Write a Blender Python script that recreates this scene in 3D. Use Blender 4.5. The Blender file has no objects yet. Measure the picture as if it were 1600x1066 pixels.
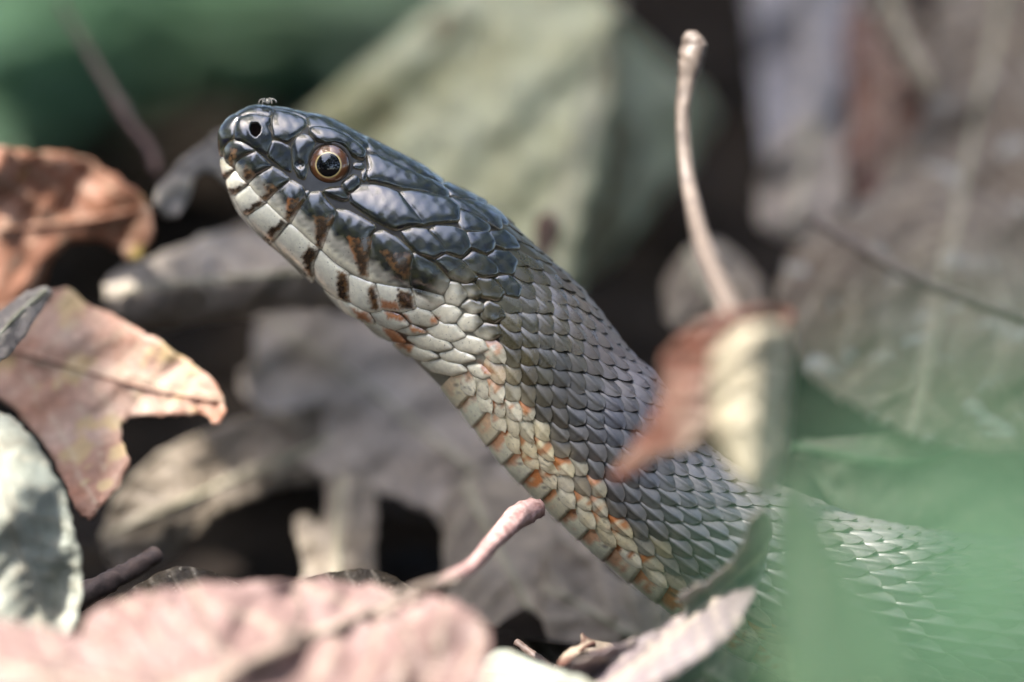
import bpy, math, random
import numpy as np
from mathutils import Vector, Matrix
from mathutils.geometry import delaunay_2d_cdt

random.seed(7)
rng = np.random.default_rng(7)
S = bpy.context.scene
COL = S.collection

# ------------------------------------------------------------------ camera, sky, sun, exposure
D = 1.13                       # metres from the lens to the reference plane of the snake
K = 0.1356 / 1600              # metres per photo pixel on that plane
PITCH = math.radians(12.0)
Z0 = 0.0535                    # height of the picture centre above the ground
RIGHT = np.array((1.0, 0.0, 0.0))
UP = np.array((0.0, math.sin(PITCH), math.cos(PITCH)))
FWD = np.array((0.0, math.cos(PITCH), -math.sin(PITCH)))
CEN = np.array((0.0, 0.0, Z0))
CAM = CEN - FWD * D

cam_d = bpy.data.cameras.new('camera')
cam = bpy.data.objects.new('camera', cam_d)
COL.objects.link(cam)
cam.location = CAM
cam.rotation_euler = (math.pi / 2 - PITCH, 0, 0)
cam_d.sensor_width = 36.0
cam_d.lens = 300.0
cam_d.clip_start = 0.01
cam_d.clip_end = 200.0
cam_d.dof.use_dof = True
cam_d.dof.focus_distance = D - 0.0085
cam_d.dof.aperture_fstop = 5.4
S.camera = cam

SUN_DIR = Vector((-0.30, -0.16, 0.92)).normalized()      # towards the sun
elev = math.asin(SUN_DIR.z)
azim = math.atan2(SUN_DIR.x, SUN_DIR.y)
w = bpy.data.worlds.new('World')
S.world = w
w.use_nodes = True
nt = w.node_tree
bg = nt.nodes['Background']
sky = nt.nodes.new('ShaderNodeTexSky')
sky.sky_type = 'NISHITA'
sky.sun_disc = False
sky.sun_elevation = elev
sky.sun_rotation = azim
sky.air_density = 0.8
sky.dust_density = 3.0
sky.ozone_density = 0.3
nt.links.new(sky.outputs[0], bg.inputs[0])
bg.inputs[1].default_value = 0.15
sl = bpy.data.lights.new('sun', 'SUN')
sl.energy = 3.2
sl.angle = math.radians(0.5)
sl.color = (1.0, 0.93, 0.86)
so = bpy.data.objects.new('sun', sl)
COL.objects.link(so)
so.location = (0, 0, 3)
so.rotation_euler = SUN_DIR.to_track_quat('Z', 'Y').to_euler()
S.view_settings.view_transform = 'Standard'
S.view_settings.look = 'None'
S.view_settings.gamma = 1.0
S.view_settings.use_curve_mapping = False
S.view_settings.exposure = 2.5
S.cycles.use_denoising = True
S.cycles.max_bounces = 8

# ------------------------------------------------------------------ helpers
def W(px, py, dz):
    """photo pixel and depth in millimetres behind the reference plane -> world point(s)"""
    px = np.asarray(px, float); py = np.asarray(py, float); dz = np.asarray(dz, float) * 0.001
    f = (D + dz) / D
    a = ((px - 800) * K * f)[..., None] * RIGHT
    b = ((533 - py) * K * f)[..., None] * UP
    return CAM + a + b + (D + dz)[..., None] * FWD

def tag(o, label=None, cat=None, group=None, kind=None):
    if label: o['label'] = label
    if cat: o['category'] = cat
    if group: o['group'] = group
    if kind: o['kind'] = kind
    return o

def empty(name, loc):
    o = bpy.data.objects.new(name, None)
    o.empty_display_size = 0.005
    COL.objects.link(o)
    o.location = Vector(loc)
    return o

def mesh_obj(name, verts, faces, mat, parent=None, base=None, col=None, smooth=True, attrs=None):
    """verts are world points; they are stored relative to the base of the thing"""
    v = np.asarray(verts, float)
    b = np.zeros(3) if base is None else np.asarray(base, float)
    me = bpy.data.meshes.new(name)
    me.from_pydata((v - b).tolist(), [], [tuple(int(i) for i in f) for f in faces])
    if smooth:
        me.polygons.foreach_set('use_smooth', [True] * len(me.polygons))
    if col is not None:
        a = me.attributes.new('pigment', 'FLOAT_COLOR', 'POINT')
        c = np.ones((len(v), 4), np.float32); c[:, :3] = col
        a.data.foreach_set('color', c.ravel())
    for n, vals in (attrs or {}).items():
        a = me.attributes.new(n, 'FLOAT', 'POINT')
        a.data.foreach_set('value', np.asarray(vals, np.float32))
    me.materials.append(mat)
    me.update()
    o = bpy.data.objects.new(name, me)
    COL.objects.link(o)
    if parent is not None:
        o.parent = parent
        pr = parent
        off = np.zeros(3)
        while pr is not None:
            off += np.array(pr.location); pr = pr.parent
        o.location = Vector(b - off)
    else:
        o.location = Vector(b)
    return o

def catmull(P, n):
    P = np.asarray(P, float)
    Q = np.vstack([2 * P[0] - P[1], P, 2 * P[-1] - P[-2]])
    t = np.linspace(0, len(P) - 1, n)
    i = np.minimum(t.astype(int), len(P) - 2); f = (t - i)[:, None]
    a, b, c, d = Q[i], Q[i + 1], Q[i + 2], Q[i + 3]
    return 0.5 * (2 * b + (c - a) * f + (2 * a - 5 * b + 4 * c - d) * f ** 2 + (3 * b - a - 3 * c + d) * f ** 3)

def chaikin(P, it=2):
    P = np.asarray(P, float)
    for _ in range(it):
        N = np.roll(P, -1, 0)
        P = np.stack([0.75 * P + 0.25 * N, 0.25 * P + 0.75 * N], 1).reshape(-1, P.shape[1])
    return P

def densify(P, step):
    P = np.asarray(P, float); out = []
    for a, b in zip(P, np.roll(P, -1, 0)):
        n = max(1, int(math.ceil(np.linalg.norm(b - a) / step)))
        for j in range(n): out.append(a + (b - a) * j / n)
    return np.array(out)

def inside(P, pts):
    x, y = pts[:, 0], pts[:, 1]
    r = np.zeros(len(pts), bool)
    for (x1, y1), (x2, y2) in zip(P, np.roll(P, -1, 0)):
        c = (y1 > y) != (y2 > y)
        with np.errstate(divide='ignore', invalid='ignore'):
            r ^= c & (x < (x2 - x1) * (y - y1) / (y2 - y1) + x1)
    return r

def dist_poly(P, pts, keep=None):
    d = np.full(len(pts), 1e9)
    for k, (a, b) in enumerate(zip(P, np.roll(P, -1, 0))):
        if keep is not None and not keep[k]: continue
        ab = b - a; L = max(ab @ ab, 1e-12)
        t = np.clip(((pts - a) @ ab) / L, 0, 1)
        d = np.minimum(d, np.linalg.norm(pts - a - t[:, None] * ab, axis=1))
    return d

def soft_dist(P, pts, keep=None):
    """distance to the rim without ridges along the medial axis"""
    acc = np.zeros(len(pts))
    for k, (a, b) in enumerate(zip(P, np.roll(P, -1, 0))):
        if keep is not None and not keep[k]: continue
        m = (a + b) / 2; L = np.linalg.norm(b - a)
        acc += L / (np.sum((pts - m) ** 2, 1) + (L * .5) ** 2) ** 1.5
    return (np.maximum(acc, 1e-9) / 2) ** -.5

def fill(P, step, jitter=0.25):
    """triangulate polygon P with a grid of inner points"""
    lo, hi = P.min(0), P.max(0)
    xs = np.arange(lo[0], hi[0] + step, step); ys = np.arange(lo[1], hi[1] + step * .87, step * .87)
    g = np.stack(np.meshgrid(xs, ys), -1)
    g[1::2, :, 0] += step / 2
    g = g.reshape(-1, 2) + rng.uniform(-jitter, jitter, (g.size // 2, 2)) * step
    g = g[inside(P, g)]
    if len(g): g = g[dist_poly(P, g) > step * 0.45]
    pts = np.vstack([P, g]) if len(g) else P
    n = len(P)
    r = delaunay_2d_cdt([Vector(p) for p in pts], [], [list(range(n))], 1, 1e-6)
    v = np.array([(p.x, p.y) for p in r[0]])
    return v, [list(f) for f in r[2]]

def smooth01(x, a, b):
    t = np.clip((np.asarray(x, float) - a) / (b - a), 0, 1)
    return t * t * (3 - 2 * t)

_ph = rng.uniform(0, 6.28, (6, 3)); _fr = rng.normal(0, 1, (6, 3))
def wob(p, scale, seed=0):
    """cheap smooth noise, about -1..1, on n x 2 or n x 3 points"""
    p = np.asarray(p, float) / scale
    r = 0
    for k in range(6):
        f = np.roll(_fr[k], seed)[:p.shape[1]]
        r = r + np.sin(p @ f * 1.7 + _ph[k, seed % 3] + seed * 1.3 * k)
    return r / 3.0

def tube_geo(path, rad, sides=10, rough=0.0, seed=0, cap=True):
    """path: world points, rad: metres"""
    P = np.asarray(path, float); n = len(P); rad = np.broadcast_to(np.asarray(rad, float), (n,))
    T = np.gradient(P, axis=0); T /= np.linalg.norm(T, axis=1)[:, None]
    ref = np.array((0.3, 0.5, 0.8))
    V = []
    for i in range(n):
        a = np.cross(T[i], ref); a /= np.linalg.norm(a); b = np.cross(T[i], a)
        for k in range(sides):
            an = 2 * math.pi * k / sides
            r = rad[i] * (1 + rough * math.sin(3 * an + seed + 2.1 * math.sin(i * .35 + seed)) + rough * .7 * math.sin(5 * an + i * .8 + seed))
            V.append(P[i] + r * (math.cos(an) * a + math.sin(an) * b))
    F = []
    for i in range(n - 1):
        for k in range(sides):
            k2 = (k + 1) % sides
            F.append((i * sides + k, i * sides + k2, (i + 1) * sides + k2, (i + 1) * sides + k))
    if cap:
        V.append(P[0] - T[0] * rad[0] * .5); c0 = len(V) - 1
        V.append(P[-1] + T[-1] * rad[-1] * .5); c1 = len(V) - 1
        for k in range(sides):
            k2 = (k + 1) % sides
            F.append((c0, k2, k)); F.append((c1, (n - 1) * sides + k, (n - 1) * sides + k2))
    return np.array(V), F

def join_geo(parts):
    V, F, o = [], [], 0
    for v, f in parts:
        V.append(np.asarray(v)); F += [tuple(i + o for i in q) for q in f]; o += len(v)
    return np.vstack(V), F

# ------------------------------------------------------------------ materials
def new_mat(name):
    m = bpy.data.materials.new(name); m.use_nodes = True
    n = m.node_tree.nodes; l = m.node_tree.links
    return m, n, l, n['Principled BSDF']

def noise(n, l, scale, detail=4, rough=.55, coord=None, dist=0.0):
    t = n.new('ShaderNodeTexNoise'); t.inputs['Scale'].default_value = scale
    t.inputs['Detail'].default_value = detail; t.inputs['Roughness'].default_value = rough
    t.inputs['Distortion'].default_value = dist
    if coord is not None: l.new(coord, t.inputs['Vector'])
    return t

def ramp(n, l, fac, stops):
    r = n.new('ShaderNodeValToRGB'); e = r.color_ramp.elements
    while len(e) < len(stops): e.new(0.5)
    for q, (p, c) in zip(e, stops):
        q.position = p; q.color = (*c, 1) if len(c) == 3 else c
    l.new(fac, r.inputs[0]); return r

def mix(n, l, fac, a, b, mode='MIX'):
    m = n.new('ShaderNodeMix'); m.data_type = 'RGBA'; m.blend_type = mode
    for s, v in ((m.inputs[0], fac), (m.inputs[6], a), (m.inputs[7], b)):
        if hasattr(v, 'is_linked'): l.new(v, s)
        elif isinstance(v, (int, float)): s.default_value = v
        else: s.default_value = (*v, 1)
    return m.outputs[2]

def bump(n, l, b, height, strength, dist):
    bn = n.new('ShaderNodeBump'); bn.inputs['Strength'].default_value = strength
    bn.inputs['Distance'].default_value = dist
    l.new(height, bn.inputs['Height']); l.new(bn.outputs[0], b.inputs['Normal'])

def leaf_mat(name, c1, c2, c3, scale=120, trans=0.25, rough=0.55, spec=.4, spots=None, spot_scale=350, spot_at=.62):
    """dry leaf: two-tone mottling, optional spots, fine cell relief, light shining through"""
    m, n, l, b = new_mat(name)
    co = n.new('ShaderNodeTexCoord').outputs['Object']
    n1 = noise(n, l, scale, 6, .6, co, .4)
    c = ramp(n, l, n1.outputs[0], [(.33, c1), (.5, c2), (.68, c3)]).outputs[0]
    n3 = noise(n, l, scale * 9, 3, .6, co)
    c = mix(n, l, .35, c, ramp(n, l, n3.outputs[0], [(.35, (.55, .55, .55)), (.65, (1.2, 1.2, 1.2))]).outputs[0], 'MULTIPLY')
    if spots is not None:
        n2 = noise(n, l, spot_scale, 2, .5, co)
        f = ramp(n, l, n2.outputs[0], [(spot_at, (0, 0, 0)), (spot_at + .07, (1, 1, 1))]).outputs[0]
        c = mix(n, l, f, c, spots)
    l.new(c, b.inputs['Base Color'])
    b.inputs['Roughness'].default_value = rough
    b.inputs['Specular IOR Level'].default_value = spec
    vo = n.new('ShaderNodeTexVoronoi'); vo.feature = 'DISTANCE_TO_EDGE'; vo.inputs['Scale'].default_value = 900
    l.new(co, vo.inputs['Vector'])
    mh = n.new('ShaderNodeMath'); mh.operation = 'ADD'
    l.new(vo.outputs[0], mh.inputs[0]); l.new(n3.outputs[0], mh.inputs[1])
    bump(n, l, b, mh.outputs[0], .5, .0004)
    va = n.new('ShaderNodeAttribute'); va.attribute_name = 'vein'
    c = mix(n, l, va.outputs['Fac'], c, mix(n, l, .5, c, (.5, .44, .33)))
    l.new(c, b.inputs['Base Color'])
    if trans > 0:
        t = n.new('ShaderNodeBsdfTranslucent'); l.new(c, t.inputs[0])
        mx = n.new('ShaderNodeMixShader'); mx.inputs[0].default_value = trans
        l.new(b.outputs[0], mx.inputs[1]); l.new(t.outputs[0], mx.inputs[2])
        l.new(mx.outputs[0], n['Material Output'].inputs[0])
    return m

def plain_mat(name, c1, c2, scale=300, rough=.6, stretch=None, bumpd=.0002, spec=.4):
    m, n, l, b = new_mat(name)
    co = n.new('ShaderNodeTexCoord').outputs['Object']
    if stretch:
        mp = n.new('ShaderNodeMapping'); mp.inputs['Scale'].default_value = stretch
        l.new(co, mp.inputs[0]); co = mp.outputs[0]
    n1 = noise(n, l, scale, 5, .6, co)
    l.new(ramp(n, l, n1.outputs[0], [(.35, c1), (.65, c2)]).outputs[0], b.inputs['Base Color'])
    b.inputs['Roughness'].default_value = rough
    b.inputs['Specular IOR Level'].default_value = spec
    bump(n, l, b, n1.outputs[0], .6, bumpd)
    return m

def pigment_mat(name, rough, coat, speck, bumpd, spec=.5):
    """animal skin: pigment comes from the mesh, grain and specks from noise"""
    m, n, l, b = new_mat(name)
    at = n.new('ShaderNodeAttribute'); at.attribute_name = 'pigment'
    co = n.new('ShaderNodeTexCoord').outputs['Object']
    n1 = noise(n, l, 1500, 4, .6, co)
    c = mix(n, l, .32, at.outputs[0], ramp(n, l, n1.outputs[0], [(.3, (.6, .6, .6)), (.7, (1.35, 1.33, 1.28))]).outputs[0], 'MULTIPLY')
    n2 = noise(n, l, 2600, 2, .5, co)
    f = ramp(n, l, n2.outputs[0], [(.66, (0, 0, 0)), (.72, (speck,) * 3)]).outputs[0]
    c = mix(n, l, f, c, (.03, .022, .012))
    l.new(c, b.inputs['Base Color'])
    n4 = noise(n, l, 900, 3, .6, co)
    rr = n.new('ShaderNodeMapRange'); rr.inputs[3].default_value = rough - .1; rr.inputs[4].default_value = rough + .12
    l.new(n4.outputs[0], rr.inputs[0]); l.new(rr.outputs[0], b.inputs['Roughness'])
    b.inputs['Specular IOR Level'].default_value = spec
    b.inputs['Coat Weight'].default_value = coat
    b.inputs['Coat Roughness'].default_value = .18
    n5 = noise(n, l, 3200, 3, .6, co)
    bump(n, l, b, n5.outputs[0], .35, bumpd)
    return m
# ------------------------------------------------------------------ the ground
m_soil, n, l, b = new_mat('dark_humus')
co = n.new('ShaderNodeTexCoord').outputs['Object']
n1 = noise(n, l, 60, 8, .65, co)
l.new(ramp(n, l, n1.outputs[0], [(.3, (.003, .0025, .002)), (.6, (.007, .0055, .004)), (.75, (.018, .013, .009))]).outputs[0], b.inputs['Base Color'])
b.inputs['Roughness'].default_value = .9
b.inputs['Specular IOR Level'].default_value = .03
bump(n, l, b, n1.outputs[0], .8, .006)

def build_ground():
    def axis(lim, fine, lo, hi):
        core = np.arange(lo, hi, fine)
        out_hi = [hi]
        while out_hi[-1] < lim: out_hi.append(out_hi[-1] + max(fine, (out_hi[-1] - hi) * .5 + fine))
        out_lo = [lo]
        while out_lo[-1] > -lim: out_lo.append(out_lo[-1] - max(fine, (lo - out_lo[-1]) * .5 + fine))
        return np.array(out_lo[::-1][:-1] + core.tolist() + out_hi)
    xs = axis(60, .008, -.35, .35); ys = axis(60, .008, -.3, .8)
    X, Y = np.meshgrid(xs, ys)
    p = np.stack([X.ravel(), Y.ravel()], 1)
    z = .003 * wob(p, .05) + .0015 * wob(p, .014, 1) + .012 * wob(p, .6, 2) * smooth01(np.abs(p[:, 1] - .1), .2, .8)
    z -= .004
    v = np.column_stack([p, z])
    nx = len(xs)
    f = [(j * nx + i, j * nx + i + 1, (j + 1) * nx + i + 1, (j + 1) * nx + i) for j in range(len(ys) - 1) for i in range(nx - 1)]
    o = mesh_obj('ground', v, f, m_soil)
    tag(o, kind='structure')
build_ground()
# ------------------------------------------------------------------ leaf litter
def leaf(name, label, outline, dz, mat, cat='leaf', spacing=9, chk=1, ragged=3.0, midrib=None, mid_mat=None,
         petiole=None, pet_mat=None, thick=.00028, group=None, seed=0, crumple=1.2, veins=None, pet_name='stem', axis=None, vein_gap=46, pucker=.7, auto_rib=True, rib_r=5):
    """outline: photo pixels; dz(px, py) -> depth in mm; midrib / veins: pixel polylines; petiole: (px, py, mm, radius px)"""
    P = chaikin(outline, chk) if chk else np.asarray(outline, float)
    P = densify(P, spacing)
    if ragged:
        P = P + ragged * np.stack([wob(P, 14, seed), wob(P, 11, seed + 1)], 1)
    v, f = fill(P, spacing)
    d = dz(v[:, 0], v[:, 1]) + crumple * wob(v, 60, seed) + crumple * .35 * wob(v, 22, seed + 2)
    # leaf veins: a chord for the midrib, side veins leaving it at an angle, the blade puckered between them
    if axis is None:
        if midrib is not None: axis = [midrib[0][:2], midrib[-1][:2]]
        else:
            c0 = P.mean(0); w_, e_ = np.linalg.eigh(np.cov((P - c0).T)); ev = e_[:, 1]
            pr = (P - c0) @ ev; axis = [c0 + ev * pr.min() * .96, c0 + ev * pr.max() * .9]
    A0, A1 = np.asarray(axis[0], float), np.asarray(axis[1], float)
    ax = (A1 - A0) / np.linalg.norm(A1 - A0); nx = np.array((-ax[1], ax[0]))
    def pleat(q):
        q = np.asarray(q, float); a = (q - A0) @ ax; p = (q - A0) @ nx + 6 * wob(q, 90, seed + 1)
        gap = vein_gap * (1 + .15 * np.sin(a * .013 + seed))
        s_ = (a - .75 * np.abs(p)) / gap + .5 * (p > 0) + .12 * wob(q, 40, seed)
        k = np.abs((s_ % 1) - .5) * 2
        vm = np.maximum(smooth01(k, .80, .97) * .7 * smooth01(np.abs(p), 2, 8), 1 - smooth01(np.abs(p), 4, 9))
        return pucker * (.5 - k ** 2) - .9 * pucker * np.exp(-(p / 12.0) ** 2), vm
    dp, vmask = pleat(v)
    d = d + dp
    pts = W(v[:, 0], v[:, 1], d)
    base = pts[np.argmin(pts[:, 2])]
    root = empty(name, base)
    tag(root, label, cat, group or ('green leaves growing round the snake' if 'green_leaf' in name else 'dry leaves on the forest floor'))
    o = mesh_obj('blade', pts, f, mat, root, base, attrs={'vein': vmask})
    so = o.modifiers.new('thickness', 'SOLIDIFY'); so.thickness = thick; so.offset = 0
    def dd(q):
        q = np.asarray(q, float)
        return dz(q[:, 0], q[:, 1]) + crumple * wob(q, 60, seed) + crumple * .35 * wob(q, 22, seed + 2) + pleat(q)[0]
    if midrib is None and auto_rib:
        tt = np.linspace(0, 1, 60); q = A0 + np.outer(tt, A1 - A0) + np.outer(5 * np.sin(tt * 5 + seed), nx)
        ok = inside(P, q) & (dist_poly(P, q) > 5)
        i0 = np.argmax(ok); run = i0
        while run < 59 and ok[run + 1]: run += 1
        q = q[i0:run + 1]; sel = np.linspace(0, len(q) - 1, 5).astype(int)
        midrib = [(*q[k], rib_r * (1 - .6 * j / 4)) for j, k in enumerate(sel)] if len(q) > 5 else None
    if midrib is not None:
        q = catmull([m[:2] for m in midrib], 30)
        r = np.linspace(midrib[0][2], midrib[-1][2], 30) * K
        tv, tf = tube_geo(W(q[:, 0], q[:, 1], dd(q) - .25), r, 8)
        mesh_obj('midrib', tv, tf, mid_mat or (m_rib if mat in (m_grey, m_greybrown, m_mottled) else mat), root, base)
    for vn in veins or []:
        q = catmull([m[:2] for m in vn], 14)
        r = np.linspace(vn[0][2], vn[-1][2], 14) * K
        tv, tf = tube_geo(W(q[:, 0], q[:, 1], dd(q) - .15), r, 6)
        mesh_obj('vein', tv, tf, mid_mat or mat, root, base)
    if petiole is not None:
        q = catmull(petiole, 48)
        tv, tf = tube_geo(W(q[:, 0], q[:, 1], q[:, 2]), q[:, 3] * K, 14, .07, seed)
        mesh_obj(pet_name, tv, tf, pet_mat or mat, root, base)
    return root

def ramp_dz(a, b):
    """depth running linearly between two (px, py, mm) anchors"""
    ax, ay, av = a; bx, by, bv = b
    dx, dy = bx - ax, by - ay; L = dx * dx + dy * dy
    return lambda x, y: av + (bv - av) * ((x - ax) * dx + (y - ay) * dy) / L

m_pale = leaf_mat('pale_dry_leaf', (.36, .35, .18), (.54, .55, .36), (.63, .65, .48), 30, .35, spots=(.22, .20, .11), spot_scale=48, spot_at=.57)
m_grey = leaf_mat('grey_dry_leaf', (.18, .15, .125), (.27, .235, .20), (.36, .325, .29), 45, .2)
m_greybrown = leaf_mat('grey_brown_leaf', (.095, .075, .052), (.165, .135, .10), (.24, .205, .165), 45, .2)
m_orange = leaf_mat('orange_brown_leaf', (.20, .085, .045), (.29, .14, .085), (.38, .24, .17), 70, .3, spots=(.34, .26, .09), spot_scale=160)
m_maple = leaf_mat('russet_spotted_leaf', (.26, .11, .06), (.31, .18, .13), (.40, .29, .23), 70, .3, spots=(.38, .28, .15), spot_scale=170, spot_at=.56)
m_palegreen = leaf_mat('pale_grey_green_leaf', (.16, .155, .12), (.28, .30, .25), (.37, .41, .36), 60, .3)
m_pink = leaf_mat('pinkish_leaf', (.13, .088, .076), (.20, .13, .115), (.26, .18, .165), 40, .3)
m_darkbrown = leaf_mat('dark_brown_leaf', (.03, .021, .010), (.05, .036, .018), (.08, .06, .033), 150, .1, spots=(.2, .18, .13), spot_scale=1500, spot_at=.66)
m_redbrown = leaf_mat('red_brown_leaf', (.07, .035, .025), (.11, .055, .04), (.16, .08, .05), 70, .2)
m_bluegrey = leaf_mat('blue_grey_leaf', (.13, .12, .13), (.19, .18, .19), (.24, .23, .24), 60, .2)
m_mottled = leaf_mat('mottled_grey_leaf', (.07, .047, .028), (.105, .078, .052), (.165, .138, .108), 38, .2, spots=(.24, .24, .22), spot_scale=200)
m_stempink = plain_mat('pink_stem', (.19, .105, .095), (.38, .26, .24), 900, .45, (1, 1, 1), .0003)
m_stemtan = plain_mat('tan_stem', (.08, .062, .05), (.15, .12, .095), 700, .5)
m_stemdark = plain_mat('dark_twig', (.05, .035, .03), (.11, .075, .06), 500, .6)
m_twigred = plain_mat('reddish_twig', (.07, .04, .035), (.13, .08, .07), 400, .6)
m_rib = plain_mat('leaf_rib', (.2, .19, .12), (.34, .33, .24), 300, .6)

# --- behind the snake, farthest first
leaf('dry_leaf', 'blue-grey dry leaf standing upright behind the tall curved leaf stem',
     [(1165, -60), (1330, -60), (1345, 80), (1335, 240), (1300, 330), (1240, 370), (1200, 300), (1185, 160)],
     ramp_dz((1250, 350, 85), (1250, -50, 135)), m_bluegrey, seed=1, crumple=4)
leaf('dry_leaf', 'narrow blue-grey leaf lying below the upright one at the dark gap',
     [(1240, 180), (1300, 190), (1330, 290), (1310, 360), (1235, 380), (1175, 350), (1190, 260)],
     ramp_dz((1250, 350, 72), (1250, 190, 80)), m_grey, seed=2, crumple=2)
leaf('dry_leaf', 'dark reddish brown leaf tucked behind the mottled grey leaf',
     [(1310, 40), (1350, -30), (1420, -50), (1460, 120), (1470, 220), (1420, 330), (1340, 340), (1310, 260), (1330, 150)],
     ramp_dz((1400, 330, 75), (1400, -40, 110)), m_redbrown, seed=3, crumple=3)
leaf('dry_leaf', 'slanting tan strip of leaf above the reddish brown leaf',
     [(1325, -40), (1400, -60), (1440, 20), (1475, 90), (1450, 170), (1420, 130), (1370, 50)],
     ramp_dz((1400, 120, 66), (1400, -50, 76)), m_mottled, seed=4, crumple=1)
leaf('dry_leaf', 'large mottled grey leaf with a thin stem running across it',
     [(1450, -60), (1680, -60), (1690, 700), (1500, 720), (1330, 640), (1230, 560), (1205, 450), (1250, 365), (1370, 310), (1400, 240), (1450, 170), (1462, 60)],
     ramp_dz((1450, 650, 32), (1450, -50, 95)), m_mottled, seed=5, crumple=1.5, pucker=.25,
     petiole=[(1265, 340, 40, 9), (1330, 378, 38, 10), (1400, 420, 35, 10), (1500, 465, 32, 9), (1640, 515, 30, 9)], pet_mat=m_stemtan)
leaf('dry_leaf', 'small olive grey leaf in the dark hollow right of the neck',
     [(1060, 400), (1110, 370), (1160, 400), (1200, 450), (1190, 540), (1110, 560), (1050, 520), (1030, 450)],
     ramp_dz((1100, 540, 48), (1100, 380, 62)), m_greybrown, seed=6, crumple=2)
leaf('dry_leaf', 'big pale grey-green leaf with a long fold behind the snake head',
     [(430, 215), (520, 140), (610, 70), (690, 0), (760, -60), (900, -60), (960, 20), (1030, 85), (1120, 165), (1085, 240), (1020, 320), (960, 400),
      (905, 450), (880, 520), (760, 520), (700, 460), (640, 380), (560, 300), (480, 250)],
     lambda x, y: 95 - .085 * (y - 100) * .6 + .30 * np.maximum(0, (x - 925) + (y - 240) * .22) , m_pale, seed=7, crumple=2, pucker=.3,
     midrib=[(965, 10, 9), (930, 120, 9), (890, 260, 8), (850, 440, 7)], mid_mat=m_rib)
leaf('dry_leaf', 'torn dark edged strip of leaf touching the back of the neck',
     [(835, 345), (858, 325), (880, 345), (870, 380), (845, 420), (830, 390)],
     ramp_dz((850, 400, 52), (850, 330, 52)), m_redbrown, seed=8, crumple=.5)
leaf('dry_leaf', 'grey leaf with a bent pointed corner beside the snout',
     [(250, 285), (300, 240), (350, 200), (420, 190), (470, 260), (440, 330), (370, 300), (330, 262), (300, 282), (285, 335), (255, 342), (236, 310)],
     ramp_dz((260, 300, 28), (420, 250, 46)), m_grey, seed=9, crumple=.8)
leaf('rolled_leaf', 'rolled grey bark-like leaf pointing left under the snake chin',
     [(160, 432), (240, 402), (330, 368), (430, 335), (600, 330), (700, 420), (600, 500), (480, 480), (380, 490), (280, 512), (200, 515), (165, 480)],
     lambda x, y: 48 - 12 * np.sqrt(np.clip(1 - ((y - (470 - (x - 160) * .14)) / 75.0) ** 2, 0, 1)), m_grey, seed=10, crumple=1.0)
leaf('dry_leaf', 'wide grey leaf with ragged left edge below the snake throat',
     [(395, 500), (470, 450), (620, 440), (760, 520), (900, 680), (960, 860), (900, 960), (820, 930), (700, 900), (690, 810), (640, 790), (600, 770), (560, 760),
      (470, 735), (420, 650), (375, 620), (372, 585), (400, 560)],
     ramp_dz((600, 900, 36), (600, 450, 62)), m_grey, seed=11, crumple=1.5, pucker=.4, ragged=4)
leaf('dry_leaf', 'brown-grey arched leaf sweeping up from the lower left dark hole',
     [(150, 860), (185, 760), (270, 690), (390, 650), (520, 625), (640, 640), (660, 720), (560, 750), (440, 760), (360, 790), (290, 850), (235, 890), (190, 905)],
     ramp_dz((250, 850, 36), (550, 640, 52)), m_greybrown, seed=12, crumple=1.0, pucker=.4)
leaf('dry_leaf', 'narrow hanging leaf lobe between the two black hollows',
     [(510, 740), (590, 740), (585, 860), (590, 960), (470, 960), (475, 880), (455, 815), (480, 800), (505, 830)],
     ramp_dz((540, 900, 32), (540, 740, 46)), m_greybrown, seed=13, crumple=1)
leaf('dry_leaf', 'broad grey leaf standing behind the pink stem tip',
     [(690, 760), (760, 740), (850, 760), (900, 900), (960, 1000), (940, 1090), (760, 1090), (700, 1000), (690, 880)],
     ramp_dz((800, 1060, 16), (800, 760, 40)), m_greybrown, seed=14, crumple=.7, pucker=.4)
leaf('dry_leaf', 'dull olive leaf in shade under the snake belly',
     [(850, 820), (960, 900), (1080, 960), (1200, 1020), (1150, 1100), (900, 1100), (840, 980)],
     ramp_dz((1000, 1080, 12), (1000, 850, 30)), m_greybrown, seed=15, crumple=1)

# --- left of the snake
leaf('dry_leaf', 'orange-brown curled leaf with a sunlit crease at the upper left',
     [(-60, 235), (0, 228), (60, 238), (125, 240), (180, 275), (228, 310), (240, 370), (222, 405), (200, 412), (182, 380), (130, 378), (88, 384), (72, 440), (40, 480), (-60, 500)],
     lambda x, y: 32 + 6 * np.sin((x - 75) / 60.0) - .03 * (x - 60), m_orange, seed=16, crumple=1.2, pucker=.3)
leaf('lobed_leaf', 'russet pointed leaf with yellow spots and a white sunlit tip',
     [(-60, 500), (20, 470), (70, 455), (110, 450), (140, 480), (200, 502), (270, 545), (335, 592), (356, 630), (340, 672), (322, 648), (250, 648), (185, 650), (190, 690),
      (203, 735), (160, 790), (132, 822), (105, 760), (60, 680), (0, 620), (-60, 600)],
     lambda x, y: 14 + .03 * (600 - y) + .02 * (200 - x) - 8 * smooth01(y, 600, 820), m_maple, seed=17, crumple=1.0, pucker=.25, axis=[(-30, 540), (340, 628)])
leaf('dry_leaf', 'lavender grey leaf strip crossing between the two russet leaves',
     [(-40, 505), (0, 490), (60, 445), (85, 450), (60, 500), (0, 570), (-40, 590)],
     ramp_dz((0, 540, -2), (60, 450, 6)), m_grey, seed=18, crumple=.4)
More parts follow.
